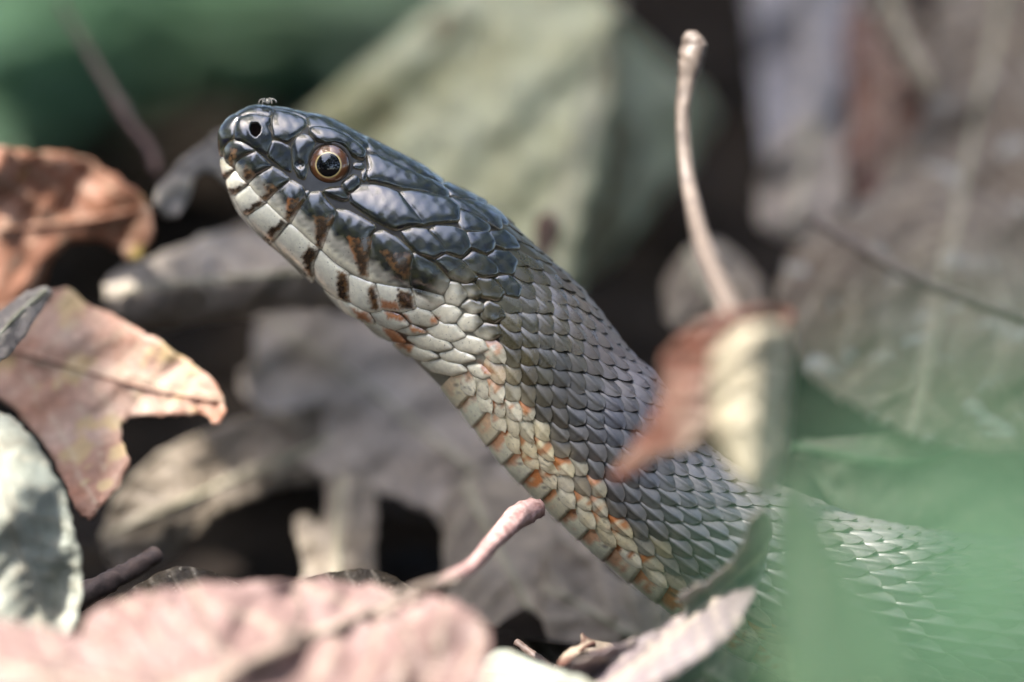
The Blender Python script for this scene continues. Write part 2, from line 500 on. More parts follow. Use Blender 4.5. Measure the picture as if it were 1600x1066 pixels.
leaf('dry_leaf', 'pale grey-green leaf hanging at the left edge below the russet leaf',
     [(-60, 640), (0, 640), (50, 680), (85, 740), (110, 800), (130, 900), (125, 960), (105, 1005), (40, 1000), (-60, 960)],
     lambda x, y: -34 + .06 * (900 - y) - 5 * np.sin((y - 640) / 70.0) - 4 * np.cos(x / 35.0), m_palegreen, seed=19, crumple=.8, pucker=.4)

# --- in front along the bottom
def twig(name, label, pts, mat, cat='twig', sides=12, rough=.08, seed=0, group=None, base_mat=None):
    q = catmull(pts, 44)
    v, f = tube_geo(W(q[:, 0], q[:, 1], q[:, 2]), q[:, 3] * K, sides, rough, seed)
    o = mesh_obj(name, v, f, mat, None, v[np.argmin(v[:, 2])])
    return tag(o, label, cat, group or 'twigs among the dry leaves')

twig('twig', 'short grey-blue broken twig poking out beside the pale leaf', [(120, 935, -8, 22), (165, 912, -6, 17), (200, 893, -3, 15), (246, 866, 0, 14)], m_stemdark, seed=3)
leaf('dry_leaf', 'dark olive-brown leaf hump in focus behind the pink leaf',
     [(165, 950), (210, 918), (250, 893), (285, 884), (320, 890), (370, 912), (430, 940), (430, 1010), (150, 1010)],
     lambda x, y: -12 + 9 * ((x - 290) / 140.0) ** 2 - .05 * (y - 890), m_darkbrown, seed=20, crumple=.5, pucker=.12, spacing=6, ragged=1)
leaf('dry_leaf', 'brown leaf hump with dusty crest left of the pink stem',
     [(400, 925), (470, 905), (530, 892), (575, 889), (610, 898), (640, 918), (690, 950), (690, 1010), (400, 1010)],
     lambda x, y: -14 + 8 * ((x - 560) / 140.0) ** 2 - .05 * (y - 890), m_darkbrown, seed=21, crumple=.5, pucker=.12, spacing=6, ragged=1)
leaf('dry_leaf', 'sunlit pink dry leaf with a knobbed stem across the bottom',
     [(120, 985), (150, 950), (220, 930), (300, 912), (400, 912), (480, 905), (560, 912), (640, 925), (710, 935), (760, 975), (765, 1030), (740, 1100), (500, 1120), (150, 1120), (125, 1040)],
     lambda x, y: -46 - .13 * (y - 910) + 4 * np.sin(x / 70.0), m_pink, seed=22, crumple=2.4, pucker=1.6, vein_gap=70, ragged=5, 
     midrib=[(715, 905, 9), (640, 925, 9), (520, 985, 8), (380, 1040, 6)], mid_mat=m_stemtan,
     veins=[[(300, 925, 5), (330, 990, 4), (345, 1050, 3)], [(600, 950, 5), (640, 1000, 4), (660, 1060, 3)], [(460, 920, 5), (470, 960, 4), (450, 1010, 3)]],
     petiole=[(690, 912, -42, 11), (735, 886, -30, 11), (775, 842, -19, 14), (808, 808, -12, 19), (830, 797, -10, 18), (843, 794, -9, 14)], pet_mat=m_stempink)
leaf('dry_leaf', 'pale pink blurred leaf at the bottom left corner',
     [(-60, 965), (40, 975), (140, 1000), (230, 1030), (290, 1090), (280, 1130), (-60, 1130)],
     ramp_dz((100, 1100, -74), (100, 970, -60)), m_pink, seed=23, crumple=1)
leaf('dry_leaf', 'white-pink leaf flake at the bottom beside the pink leaf',
     [(740, 1030), (790, 1012), (850, 1040), (930, 1062), (960, 1100), (740, 1110)],
     ramp_dz((850, 1090, -44), (850, 1020, -32)), m_palegreen, seed=24, crumple=.6)
twig('twig', 'small dark twig lying at the bottom centre', [(806, 1003, -8, 6), (830, 1022, -9, 7), (866, 1046, -11, 7)], m_stemdark, seed=5)
leaf('leaf_scrap', 'tiny red-brown curled leaf scrap at the bottom centre',
     [(906, 986), (920, 1000), (965, 1008), (950, 1022), (905, 1020), (880, 1045), (868, 1040), (885, 1015), (910, 1008)],
     ramp_dz((910, 1040, -22), (930, 990, -12)), m_redbrown, spacing=5, ragged=.6, seed=25, crumple=.3)
leaf('curled_leaf', 'pale curled leaf rim sweeping up in front of the snake belly',
     [(880, 1040), (960, 1010), (1030, 985), (1080, 950), (1050, 935), (1110, 905), (1150, 870), (1175, 800), (1200, 790), (1195, 880), (1160, 960), (1120, 1030), (1050, 1090), (900, 1100)],
     lambda x, y: -38 + 9 * np.cos(((x - 1000) * .55 + (y - 1000) * .83) / 22.0), leaf_mat('silver_pink_leaf', (.13, .105, .105), (.20, .165, .17), (.27, .23, .235), 60, .3), seed=26, crumple=.8)
leaf('curled_leaf', 'red and cream curled leaf on a tall bent stem before the snake',
     [(1030, 560), (1075, 515), (1130, 492), (1180, 480), (1235, 480), (1248, 530), (1232, 620), (1225, 720), (1190, 790), (1165, 760), (1120, 700), (1080, 700), (1035, 715), (990, 745), (945, 755), (975, 715), (1020, 660), (1035, 610)],
     lambda x, y: -66 - 10 * np.sin((x - 1000) / 70.0), leaf_mat('red_cream_leaf', (.20, .06, .032), (.15, .07, .05), (.16, .11, .09), 70, .3), seed=27, crumple=1,
     petiole=[(1076, 54, -24, 12), (1084, 72, -24, 20), (1080, 95, -25, 19), (1072, 135, -26, 13), (1067, 200, -28, 11), (1076, 290, -32, 12), (1101, 390, -44, 14), (1138, 480, -62, 15), (1150, 510, -68, 14)],
     pet_mat=m_stemtan)
leaf('curled_leaf', 'upright cream leaf blade folded against the red curled leaf',
     [(1110, 560), (1140, 525), (1190, 500), (1238, 510), (1228, 620), (1215, 740), (1180, 790), (1125, 700), (1105, 640)],
     lambda x, y: -80 - 6 * np.sin((x - 1090) / 50.0), leaf_mat('cream_leaf', (.36, .31, .20), (.50, .45, .33), (.58, .54, .42), 50, .3), seed=28, crumple=.8)
twig('twig', 'thin reddish bent twig hanging in front of the far green', [(95, 5, 70, 4), (135, 75, 64, 5), (170, 135, 58, 6), (188, 165, 56, 10), (205, 195, 54, 6), (235, 235, 52, 7), (245, 270, 50, 6)], m_twigred, seed=7)
# ------------------------------------------------------------------ green plants
m_green = leaf_mat('green_leaf', (.085, .165, .09), (.11, .205, .12), (.14, .25, .155), 60, .35, rough=.45)
m_green2 = leaf_mat('soft_green_leaf', (.16, .24, .16), (.20, .29, .20), (.24, .34, .24), 40, .35, rough=.5)
m_veil = leaf_mat('bright_green_leaf', (.012, .052, .026), (.017, .066, .034), (.023, .080, .042), 30, .35, rough=.7, spec=.1)
m_dull = leaf_mat('dull_green_leaf', (.17, .20, .12), (.21, .245, .15), (.25, .29, .19), 40, .35, rough=.55)
m_greygreen = leaf_mat('grey_green_leaf', (.09, .14, .07), (.115, .17, .09), (.14, .20, .11), 40, .35, rough=.7, spec=.15)  # even grey-green of the upright leaf
m_gstem = plain_mat('green_stem', (.06, .13, .05), (.1, .18, .08), 200, .5)

def blade_geo(base, tip, width, droop, side, fold=.25, n=12, m=5):
    """one leaf: base and tip world points, pointed oval with a V fold and a drooping tip"""
    base = np.asarray(base, float); tip = np.asarray(tip, float)
    ax = tip - base; L = np.linalg.norm(ax); ax /= L
    side = np.asarray(side, float); side -= ax * (side @ ax); side /= np.linalg.norm(side)
    nr = np.cross(ax, side)
    V = []
    for i in range(n + 1):
        t = i / n
        wd = width * math.sin(math.pi * min(1, t ** .8)) ** .8 + .0004
        for j in range(m):
            v = (j / (m - 1)) * 2 - 1
            V.append(base + ax * L * t + side * v * wd + nr * (fold * abs(v) * wd - droop * L * t * t))
    F = [(i * m + j, i * m + j + 1, (i + 1) * m + j + 1, (i + 1) * m + j) for i in range(n) for j in range(m - 1)]
    return np.array(V), F

def plant(name, label, base, leaves, mat, cat='plant', stem_r=.0012, group=None):
    """leaves: (attach point, tip point, half width, droop, side vector)"""
    base = np.asarray(base, float)
    root = tag(empty(name, base), label, cat, group)
    for at, tip, wd, dr, sd in leaves:
        v, f = blade_geo(at, tip, wd, dr, sd)
        mesh_obj('leaf', v, f, mat, root, base)
        mid = (base + np.asarray(at)) / 2; mid[2] = max(base[2], at[2] * .7)
        q = catmull([base, mid, at, np.asarray(at) * .6 + np.asarray(tip) * .4], 14)
        v, f = tube_geo(q, np.linspace(stem_r, stem_r * .4, 14), 7)
        mesh_obj('stem', v, f, m_gstem, root, base)
    return root

def bushy(name, label, px, py, dz, n, spread_px, up_px, size, mat, seed):
    r = random.Random(seed)
    g = W(px, py, dz); base = np.array((g[0], g[1], 0.0))
    L = []
    for k in range(n):
        a = W(px + r.uniform(-1, 1) * spread_px, py - r.uniform(-.6, 1) * up_px, dz + r.uniform(-40, 40))
        a[2] = max(a[2], .004)
        d = np.array((r.uniform(-1, 1), r.uniform(-1, .3), r.uniform(-.2, .5))); d /= np.linalg.norm(d)
        L.append((a, a + d * size * r.uniform(.7, 1.3), size * r.uniform(.25, .36), r.uniform(.1, .3), (-d[1], d[0], r.uniform(-.4, .4))))
    return plant(name, label, base, L, mat)

bushy('green_plant', 'blurred green leafy plant at the far upper left', 120, 30, 420, 26, 190, 60, .04, m_green, 1)
bushy('green_plant', 'dull green leafy plant far behind the snake snout', 420, 50, 470, 22, 190, 70, .04, m_green2, 2)

# broad green leaf close to the lens at lower right
def near_leaf(name, label, outline, dz, mat, seed, midrib, stem, veins):
    return leaf(name, label, outline, dz, mat, cat='leaf', seed=seed, crumple=2, spacing=14, ragged=1,
                midrib=midrib, mid_mat=m_gstem, petiole=stem, pet_mat=m_gstem, veins=veins)
near_leaf('green_leaf', 'large green leaf close to the camera at the lower right',
     [(1240, 940), (1300, 760), (1430, 620), (1640, 570), (1790, 690), (1830, 960), (1770, 1180), (1600, 1340), (1410, 1310), (1285, 1140)],
     ramp_dz((1500, 1300, -590), (1560, 600, -510)), m_veil, 31, [(1420, 1200, 12), (1540, 960, 12), (1660, 680, 5)],
     [(1240, 1420, -575, 12), (1340, 1310, -565, 12), (1425, 1195, -560, 11)], None)
near_leaf('green_leaf', 'soft green leaf lying behind the snake body at the right',
     [(1225, 690), (1330, 690), (1450, 675), (1560, 640), (1700, 590), (1740, 720), (1640, 850), (1480, 870), (1320, 820)],
     ramp_dz((1400, 860, 24), (1450, 640, 34)), m_dull, 32, [(1235, 702, 8), (1450, 725, 7), (1700, 610, 4)], None, None)
near_leaf('green_leaf', 'upright dull green leaf right of the cream curled leaf',
     [(1180, 1130), (1190, 980), (1185, 860), (1195, 770), (1225, 720), (1255, 730), (1285, 810), (1320, 890), (1370, 1000), (1390, 1130)],
     ramp_dz((1250, 1050, -190), (1220, 760, -140)), m_greygreen, 33, [(1260, 1120, 9), (1235, 950, 8), (1222, 770, 4)], None, None)

# ------------------------------------------------------------------ old dark litter covering the ground
def build_litter():
    r = random.Random(21)
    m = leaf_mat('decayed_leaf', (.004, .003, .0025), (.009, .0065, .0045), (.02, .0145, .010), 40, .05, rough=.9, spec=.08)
    parts = []
    for k in range(1500):
        c = np.array((r.uniform(-.6, .6), r.uniform(-.35, 1.1), r.uniform(.001, .010)))
        an = r.uniform(0, 6.28); L = r.uniform(.035, .075)
        ax = np.array((math.cos(an), math.sin(an), r.uniform(-.12, .12))); ax /= np.linalg.norm(ax)
        sd = np.array((-ax[1], ax[0], r.uniform(-.25, .25)))
        parts.append(blade_geo(c - ax * L * .5, c + ax * L * .5, L * r.uniform(.22, .34), r.uniform(-.15, .15), sd, r.uniform(-.2, .35), 8, 5))
    v, f = join_geo(parts)
    v = v + .0012 * np.stack([wob(v, .012, 1), wob(v, .012, 2), wob(v, .009, 3)], 1)
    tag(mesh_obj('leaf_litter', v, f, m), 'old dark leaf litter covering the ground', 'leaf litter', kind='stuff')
build_litter()
# ------------------------------------------------------------------ the water snake
# stations along the animal: belly edge, back edge (photo pixels), half thickness and shift towards the lens (pixels)
ST = np.array([
 (343, 207, 345, 199, 5, 40), (341.5, 220, 357, 184, 20, 38), (343, 241, 384, 169, 36, 35), (346, 261, 401, 164, 45, 33),
 (353, 284, 421, 165, 53, 31), (360, 306, 441, 167, 60, 29), (375, 334, 470, 173, 68, 26), (404, 365, 512, 182, 78, 23),
 (436, 392, 550, 200, 87, 20), (487, 438, 612, 233, 100, 16), (526, 475, 657, 256, 109, 12), (558, 504, 696, 281, 114, 9),
 (590, 523, 742, 306, 116, 6), (622, 546, 786, 335, 114, 4), (656, 577, 830, 379, 112, 2), (688, 610, 875, 420, 112, 0),
 (727, 656, 917, 465, 115, 0), (784, 728, 980, 548, 120, 0), (828, 772, 1027, 592, 124, 2), (870, 814, 1062, 642, 128, 4),
 (913, 854, 1097, 690, 132, 6), (978, 908, 1144, 728, 138, 8), (1041, 955, 1200, 757, 142, 10), (1112, 1003, 1272, 788, 146, 10),
 (1200, 1048, 1345, 815, 150, 10), (1305, 1090, 1425, 833, 154, 8), (1430, 1122, 1515, 845, 157, 4), (1570, 1145, 1610, 852, 160, 0),
 (1740, 1160, 1750, 857, 160, -10), (1930, 1168, 1930, 862, 158, -30), (2100, 1168, 2100, 866, 150, -70), (2240, 1165, 2240, 880, 130, -140)], float)
NS = len(ST)
def stat(u):
    u = np.clip(np.asarray(u, float), 0, NS - 1 - 1e-9)
    i = u.astype(int); f = (u - i)[..., None]
    Q = np.vstack([2 * ST[0] - ST[1], ST, 2 * ST[-1] - ST[-2]])
    a, b, c, d = Q[i], Q[i + 1], Q[i + 2], Q[i + 3]
    r = 0.5 * (2 * b + (c - a) * f + (2 * a - 5 * b + 4 * c - d) * f ** 2 + (3 * b - a - 3 * c + d) * f ** 3)
    # the traced outline includes the scales: the skin lies a little inside it
    dx, dy = r[..., 2] - r[..., 0], r[..., 3] - r[..., 1]
    L = np.maximum(np.hypot(dx, dy), 1e-6); m = np.minimum(4.0, L * .2) / L
    r = r.copy()
    r[..., 0] += dx * m; r[..., 1] += dy * m; r[..., 2] -= dx * m; r[..., 3] -= dy * m
    return r

_us = np.linspace(0, NS - 1, 4000)
_st = stat(_us)
_cx = np.stack([(_st[:, 0] + _st[:, 2]) / 2, (_st[:, 1] + _st[:, 3]) / 2], 1)
_ss = np.concatenate([[0], np.cumsum(np.linalg.norm(np.diff(_cx, axis=0), axis=1))])
def s_of_u(u): return np.interp(u, _us, _ss)
def u_of_s(s): return np.interp(s, _ss, _us)
def half(u):
    q = stat(u); return np.maximum(np.hypot(q[..., 2] - q[..., 0], q[..., 3] - q[..., 1]) / 2, 4)

def surf0(u, phi):
    """pixel frame: x right, y up, z towards the lens"""
    q = stat(u)
    sn, cs = np.sin(phi), np.cos(phi)
    pw = 0.80 + .20 * smooth01(u, 8, 15)
    x = (q[..., 0] + q[..., 2]) / 2 + (q[..., 2] - q[..., 0]) / 2 * sn
    y = (q[..., 1] + q[..., 3]) / 2 + (q[..., 3] - q[..., 1]) / 2 * sn
    z = q[..., 5] + q[..., 4] * np.sign(cs) * np.abs(cs) ** pw
    # brow ridge over the eye, hollow in front of it, full cheek behind
    g = lambda cx, cy, rx, ry: np.exp(-((x - cx) / rx) ** 2 - ((y - cy) / ry) ** 2) * (cs > 0)
    z = z + 7 * g(530, 215, 60, 18) - 8 * g(450, 262, 40, 45) + 8 * g(660, 400, 80, 60) - 6 * g(560, 300, 60, 30)
    return np.stack([x, -y, z], -1)

def surf(u, phi):
    e1, e2 = 0.02, 0.01
    p = surf0(u, phi)
    a = surf0(np.minimum(u + e1, NS - 1.001), phi) - surf0(np.maximum(u - e1, 0.001), phi)
    b = surf0(u, phi + e2) - surf0(u, phi - e2)
    n_ = np.cross(b, a)
    n_ /= np.maximum(np.linalg.norm(n_, axis=-1, keepdims=True), 1e-9)
    mid = stat(u); c = np.stack([(mid[..., 0] + mid[..., 2]) / 2, -(mid[..., 1] + mid[..., 3]) / 2, mid[..., 5]], -1)
    sg = np.sign(np.sum(n_ * (p - c), -1, keepdims=True)); sg[sg == 0] = 1
    return p, n_ * sg

def to_world(p): return W(p[..., 0], -p[..., 1], -p[..., 2] * K * 1000)

# inverse: photo pixel -> (u, t) on the near side
_gu = np.linspace(0.03, NS - 1.01, 700); _gt = np.linspace(-1, 1, 61)
_GU, _GT = np.meshgrid(_gu, _gt, indexing='ij')
def px2d(u, t):
    q = stat(u)
    return np.stack([(q[..., 0] + q[..., 2]) / 2 + (q[..., 2] - q[..., 0]) / 2 * t, (q[..., 1] + q[..., 3]) / 2 + (q[..., 3] - q[..., 1]) / 2 * t], -1)
_GP = px2d(_GU, _GT).reshape(-1, 2)
def inv(pts):
    pts = np.asarray(pts, float)
    idx = np.array([np.argmin(((_GP - p) ** 2).sum(1)) for p in pts])
    u = _GU.ravel()[idx].copy(); t = _GT.ravel()[idx].copy()
    for _ in range(12):
        p = px2d(u, t); r = pts - p
        ju = (px2d(u + .01, t) - px2d(u - .01, t)) / .02; jt = (px2d(u, t + .01) - px2d(u, t - .01)) / .02
        det = ju[:, 0] * jt[:, 1] - ju[:, 1] * jt[:, 0]
        det = np.where(np.abs(det) < 1e-3, 1e-3, det)
        du = (r[:, 0] * jt[:, 1] - r[:, 1] * jt[:, 0]) / det; dt = (ju[:, 0] * r[:, 1] - ju[:, 1] * r[:, 0]) / det
        u = np.clip(u + np.clip(du, -.3, .3), .04, NS - 1.05); t = np.clip(t + np.clip(dt, -.2, .2), -1.3, 1.3)
    return u, t
def phi_of_t(t):
    t = np.asarray(t, float)
    return np.where(t > 1, math.pi - np.arcsin(np.clip(2 - t, -1, 1)), np.where(t < -1, -math.pi - np.arcsin(np.clip(-2 - t, -1, 1)), np.arcsin(np.clip(t, -1, 1))))

# ---- pigment (true colour of the animal by place)
CREAM = np.array((.88, .84, .64)); WHITE = np.array((.90, .89, .72)); GREYLIP = np.array((.34, .33, .27)); SLATE = np.array((.021, .025, .019))
OLIVE = np.array((.064, .056, .026)); BLACK = np.array((.025, .02, .015)); RUST = np.array((.50, .15, .022)); YEL = np.array((.58, .48, .22)); BROWN = np.array((.13, .075, .03))
def poly_mask(P, pts, soft):
    P = np.asarray(P, float)
    d = dist_poly(P, pts); ins = inside(P, pts)
    return smooth01(np.where(ins, d, -d), -soft, soft)
def crop(x0, y0, s): return lambda L: np.array([(x0 + x / s, y0 + y / s) for x, y in L])
cA = crop(320, 140, 5.33); cB = crop(500, 180, 5.33); cC = crop(320, 280, 5.33); cD = crop(500, 360, 4.44)
# dark bars at the seams of the lip plates
BARS = [cA([(235, 480), (262, 500), (262, 560), (250, 640), (215, 640), (225, 560)]), cA([(345, 640), (400, 690), (420, 710), (365, 770), (330, 730)]),
        cA([(500, 800), (570, 800), (600, 840), (520, 930), (470, 900), (530, 850)]),
        cA([(160, 700), (235, 650), (250, 680), (175, 750)]), cA([(235, 830), (350, 770), (360, 790), (250, 880)]),
        cC([(345, 290), (380, 235), (470, 160), (510, 190), (440, 240), (360, 297)]), cC([(720, 170), (770, 180), (830, 150), (790, 240), (715, 350), (665, 320), (700, 260)]),
        cC([(515, 480), (560, 400), (660, 330), (690, 370), (600, 440), (570, 515)]), cC([(925, 300), (1010, 330), (1070, 310), (1020, 440), (975, 575), (925, 540), (940, 450)]),
        cC([(830, 620), (880, 540), (950, 590), (910, 680), (900, 800), (860, 770)]), cC([(1215, 470), (1300, 510), (1385, 490), (1365, 640), (1360, 820), (1305, 790), (1270, 650), (1225, 560)]),
        cC([(1115, 750), (1195, 780), (1195, 890), (1210, 1010), (1120, 970)]),
        cD([(430, 140), (540, 170), (625, 160), (615, 320), (570, 300), (480, 210)]), cD([(330, 400), (375, 370), (400, 440), (420, 540), (360, 530)])]
SPOTS_D = [cD([(550, 400), (640, 430), (660, 540), (560, 530), (540, 460)])]
RUSTS = [cC([(705, 160), (745, 170), (745, 220), (715, 270), (690, 250)]), cC([(1205, 480), (1290, 510), (1300, 600), (1270, 680), (1225, 560)]),
         cD([(425, 470), (540, 490), (560, 540), (430, 530)]), cD([(440, 545), (540, 560), (570, 600), (480, 600)]), cD([(220, 520), (330, 560), (370, 620), (300, 600)]),
         cD([(440, 660), (520, 680), (600, 750), (660, 800), (640, 830), (550, 790), (500, 730)]), cD([(620, 650), (720, 680), (760, 700), (640, 690)]),
         cD([(520, 572), (600, 580), (640, 630), (560, 610)]), cD([(770, 600), (830, 590), (820, 640), (770, 640)]), cD([(1090, 905), (1190, 950), (1230, 1000), (1150, 990)]),
         cD([(900, 1020), (980, 1020), (1000, 1060), (900, 1060)])]
_W1 = lambda p, s, k: wob(p, s, k)
def lip_line(x):   # pixel height below which the upper lip turns pale
    return np.interp(x, [340, 370, 400, 430, 460, 490, 520, 560, 600, 640, 680, 720, 760], [240, 262, 280, 305, 328, 347, 366, 395, 425, 452, 476, 505, 545])
def mouth_line(x):
    return np.interp(x, [346, 366, 388, 417, 455, 500, 543, 586, 620, 660, 700], [255, 262, 289, 317, 349, 389, 424, 441, 447, 462, 490])
def pigment(p, u, phi):
    """p: n x 2 photo pixels"""
    x, y = p[:, 0], p[:, 1]
    s = s_of_u(u); t = np.sin(phi); over = np.cos(phi) < 0
    n1 = _W1(p, 16, 1); n2 = _W1(p, 6, 2); n3 = _W1(p, 3, 3)
    c = SLATE * (1 + .25 * n1[:, None]) + np.array((.012, .012, 0)) * n2[:, None]
    head = 1 - smooth01(s, 400, 470)
    # head: lips
    d = y - lip_line(x) + 4 * n1 + 2 * n2
    lip = smooth01(d + 7, -4, 14) * head
    c = c + (GREYLIP * (1 + .15 * n2[:, None]) - c) * lip[:, None]
    d2 = smooth01(y - (lip_line(x) * .52 + mouth_line(x) * .48) + 3 * n2, -3, 9) * head
    c = c + (CREAM * .85 - c) * d2[:, None]
    d3 = smooth01(y - mouth_line(x), -1, 2) * head
    c = c + (WHITE - c) * d3[:, None]
    # neck and body flank
    lim = np.interp(s, [380, 470, 560, 700, 900, 1100, 1300], [-.05, -.06, -.26, -.38, -.50, -.60, -.66]) + .07 * n1
    bel = smooth01(lim - t, -.20, .14) * (1 - head) 
    cr = CREAM + (YEL - CREAM) * (smooth01(s, 480, 760) * (.45 + .35 * n1))[:, None]
    c = c + (OLIVE * (1 + .25 * n1[:, None]) - c) * (smooth01(lim + .55 - t, 0, .35) * (1 - head))[:, None]
    c = c + (cr - c) * bel[:, None]
    for P in RUSTS: 
        m = poly_mask(P, p + 1.5 * np.stack([n2, n3], 1), 3)[:, None]; c = c + (RUST - c) * m * .85
    for P in BARS + SPOTS_D:
        m0 = poly_mask(P, p + 2.2 * np.stack([n2, n3], 1), 4)[:, None]
        c = c + (np.array((.20, .105, .042)) - c) * m0
        m1 = poly_mask(P, p + 2.5 * np.stack([n3, n2], 1), 5)
        m1 = smooth01(m1 + .25 * n2 + .2 * n3, .62, 1.0)[:, None]
        c = c + (BLACK - c) * m1 * .85
    return np.clip(c, .004, .9)

m_plate = pigment_mat('snake_plate', .19, .8, .45, .000022, .9)
m_scale = pigment_mat('snake_scale', .35, .16, .45, .000035, .62)
m_neck = pigment_mat('snake_neck_scale', .27, .5, .45, .00003, .8)
m_skin = pigment_mat('snake_skin', .55, .0, .3, .00008, .3)

SN = empty('water_snake', W(1570, 1146, 0))
tag(SN, 'dark scaled water snake raising its head out of the leaf litter', 'snake')
SB = np.array(SN.location)

# ---- continuous body
def build_skin():
    us = np.concatenate([np.linspace(.02, 3, 40), np.linspace(3.05, 20, 240), np.linspace(20.1, NS - 1.02, 90)])
    ph = np.linspace(-math.pi, math.pi, 121)[:-1]
    U, PH = np.meshgrid(us, ph, indexing='ij')
    p, nr = surf(U, PH)
    v = to_world(p).reshape(-1, 3)
    n1, m1 = U.shape
    f = [(i * m1 + k, i * m1 + (k + 1) % m1, (i + 1) * m1 + (k + 1) % m1, (i + 1) * m1 + k) for i in range(n1 - 1) for k in range(m1)]
    q = p.reshape(-1, 3)[:, :2] * (1, -1)
    c = pigment(q, U.ravel(), PH.ravel())
    seam = np.where((U.ravel() < 13)[:, None], np.array((.022, .023, .022)), np.array((.040, .034, .022)))
    dark = (c.mean(1) < .25)[:, None]
    ey = np.exp(-(((q[:, 0] - 515) / 62) ** 2 + ((q[:, 1] - 262) / 58) ** 2) ** 2)[:, None]
    far = (np.cos(PH.ravel()) < -.05)[:, None]
    cs = np.where(dark, seam, c * .33 + seam)
    cs = cs * (1 - ey) + ey * np.array((.055, .062, .07))
    c = np.where(far, c, cs)
    v = np.vstack([v, v[:m1].mean(0), v[-m1:].mean(0)]); a, b_ = len(v) - 2, len(v) - 1
    c = np.vstack([c, c[:1], c[-2:-1]])
    f += [(a, (k + 1) % m1, k) for k in range(m1)] + [(b_, (n1 - 1) * m1 + k, (n1 - 1) * m1 + (k + 1) % m1) for k in range(m1)]
    return mesh_obj('body', v, f, m_skin, SN, SB, c)
body = build_skin()

# ---- head plates, each its own shield
TRACED = []
def plate(name, P, step=2.6, rise=2.0, edge=1.5, dome=1.7, lift=0.0, tip=None, mod=None, chk=1, grow=1.7, tilt=2.4, mat=None, paint=None, rim=None):
    """P: outline in photo pixels; tip: (dx, dy) direction in which the plate overlaps the next one"""
    P = np.asarray(P, float); TRACED.append(P)
    P = densify(P, 1.6)
    for _ in range(3 if chk else 1): P = .25 * np.roll(P, 1, 0) + .5 * P + .25 * np.roll(P, -1, 0)
    area2 = np.sum(P[:, 0] * np.roll(P[:, 1], -1) - P[:, 1] * np.roll(P[:, 0], -1))
    T = np.roll(P, -1, 0) - np.roll(P, 1, 0); T /= np.maximum(np.linalg.norm(T, axis=1)[:, None], 1e-6)
    P = P + grow * np.sign(area2) * np.stack([T[:, 1], -T[:, 0]], 1)
    P = densify(P, step * .8)
    u, t = inv(P)
    ph = phi_of_t(t)
    A = s_of_u(u); B = half(u) * ph
    Q = np.stack([A, B], 1)
    keepq = [True]
    for i in range(1, len(Q)):
        keepq.append(np.linalg.norm(Q[i] - Q[i - 1]) > .25)
    Q = Q[np.array(keepq)]
    v, f = fill(Q, step)
    uu = u_of_s(v[:, 0]); pp = v[:, 1] / half(uu)
    sil = np.abs(np.abs(Q[:, 1] / half(u_of_s(Q[:, 0]))) - math.pi / 2) < .05
    keep = ~(sil & np.roll(sil, -1))
    d = dist_poly(Q, v, keep) if keep.any() else dist_poly(Q, v)
    ds_ = soft_dist(Q, v, keep if keep.any() else None)
    e = -.3 + (rise + .3) * (1 - np.exp(-d / edge)) + dome * 1.3 * (1 - np.exp(-ds_ / 10.0)) + lift
    e = e + (.30 * wob(v, 12, 1) + .07 * wob(v, 5, 2)) * (1 - np.exp(-d / 4))
    p, nr = surf(uu, pp)
    q2 = p[:, :2] * (1, -1)
    if tip is not None:
        tt = np.asarray(tip, float); tt /= np.linalg.norm(tt)
        pr = q2 @ tt; pr = (pr - pr.min()) / max(pr.max() - pr.min(), 1e-6)
        e = e + tilt * (pr - .5)
    if mod is not None: e = e + mod(q2)
    c = pigment(q2, uu, pp)
    ed = np.exp(-(d / 1.35) ** 2)[:, None]
    lum = c.mean(1)[:, None]
    rimc = np.where(lum > .25, c * .45 + np.array((.03, .018, .006)), np.array((.13, .11, .06)) if rim is None else rim)
    c = c * (1 - .75 * ed) + rimc * .75 * ed
    if paint is not None: c = paint(c, q2, d)
    return mesh_obj(name, to_world(p + nr * e[:, None]), f, mat or m_plate, SN, SB, c)

NOSTRIL = cA([(392, 300), (440, 298), (462, 325), (455, 365), (425, 392), (400, 375), (388, 335)])
def nos(q):
    return -20 * poly_mask(NOSTRIL, q, 2.5) + 1.0 * np.exp(-(dist_poly(NOSTRIL, q) / 7) ** 2)
def nos_shade(c, q, d):
    m = poly_mask(NOSTRIL, q, 1.5)[:, None]
    return c * (1 - m) + m * np.array((.006, .005, .004))  # shade inside the nostril painted black
HP = 'head_plate'
m_pit = plain_mat('nostril_shade', (.004, .003, .003), (.008, .006, .005), 900, 1.0, spec=0)
plate('snout_plate', cA([(240, 200), (292, 230), (264, 270), (250, 330), (246, 398), (195, 432), (165, 478), (150, 545), (128, 565), (105, 540), (95, 400), (100, 310), (130, 250), (180, 205)]), dome=3)
plate(HP, cA([(235, 205), (260, 165), (320, 130), (440, 95), (562, 105), (564, 190), (550, 226), (480, 216), (380, 202), (292, 228)]))
plate('nostril_plate', cA([(292, 236), (380, 210), (470, 222), (548, 236), (548, 285), (522, 302), (552, 370), (556, 440), (520, 545), (420, 505), (330, 445), (256, 420), (250, 350), (264, 275)]), mod=nos, paint=nos_shade, step=1.8, dome=4)
plate(HP, cA([(572, 115), (700, 135), (850, 165), (852, 248), (760, 214), (640, 180), (568, 172)]))
plate(HP, cA([(567, 180), (640, 188), (760, 222), (842, 262), (846, 308), (765, 372), (690, 448), (640, 432), (572, 402), (560, 330), (556, 272)]), dome=4)
plate(HP, cA([(562, 425), (640, 440), (692, 470), (718, 500), (724, 600), (720, 692), (640, 658), (520, 555), (532, 500)]), dome=1)
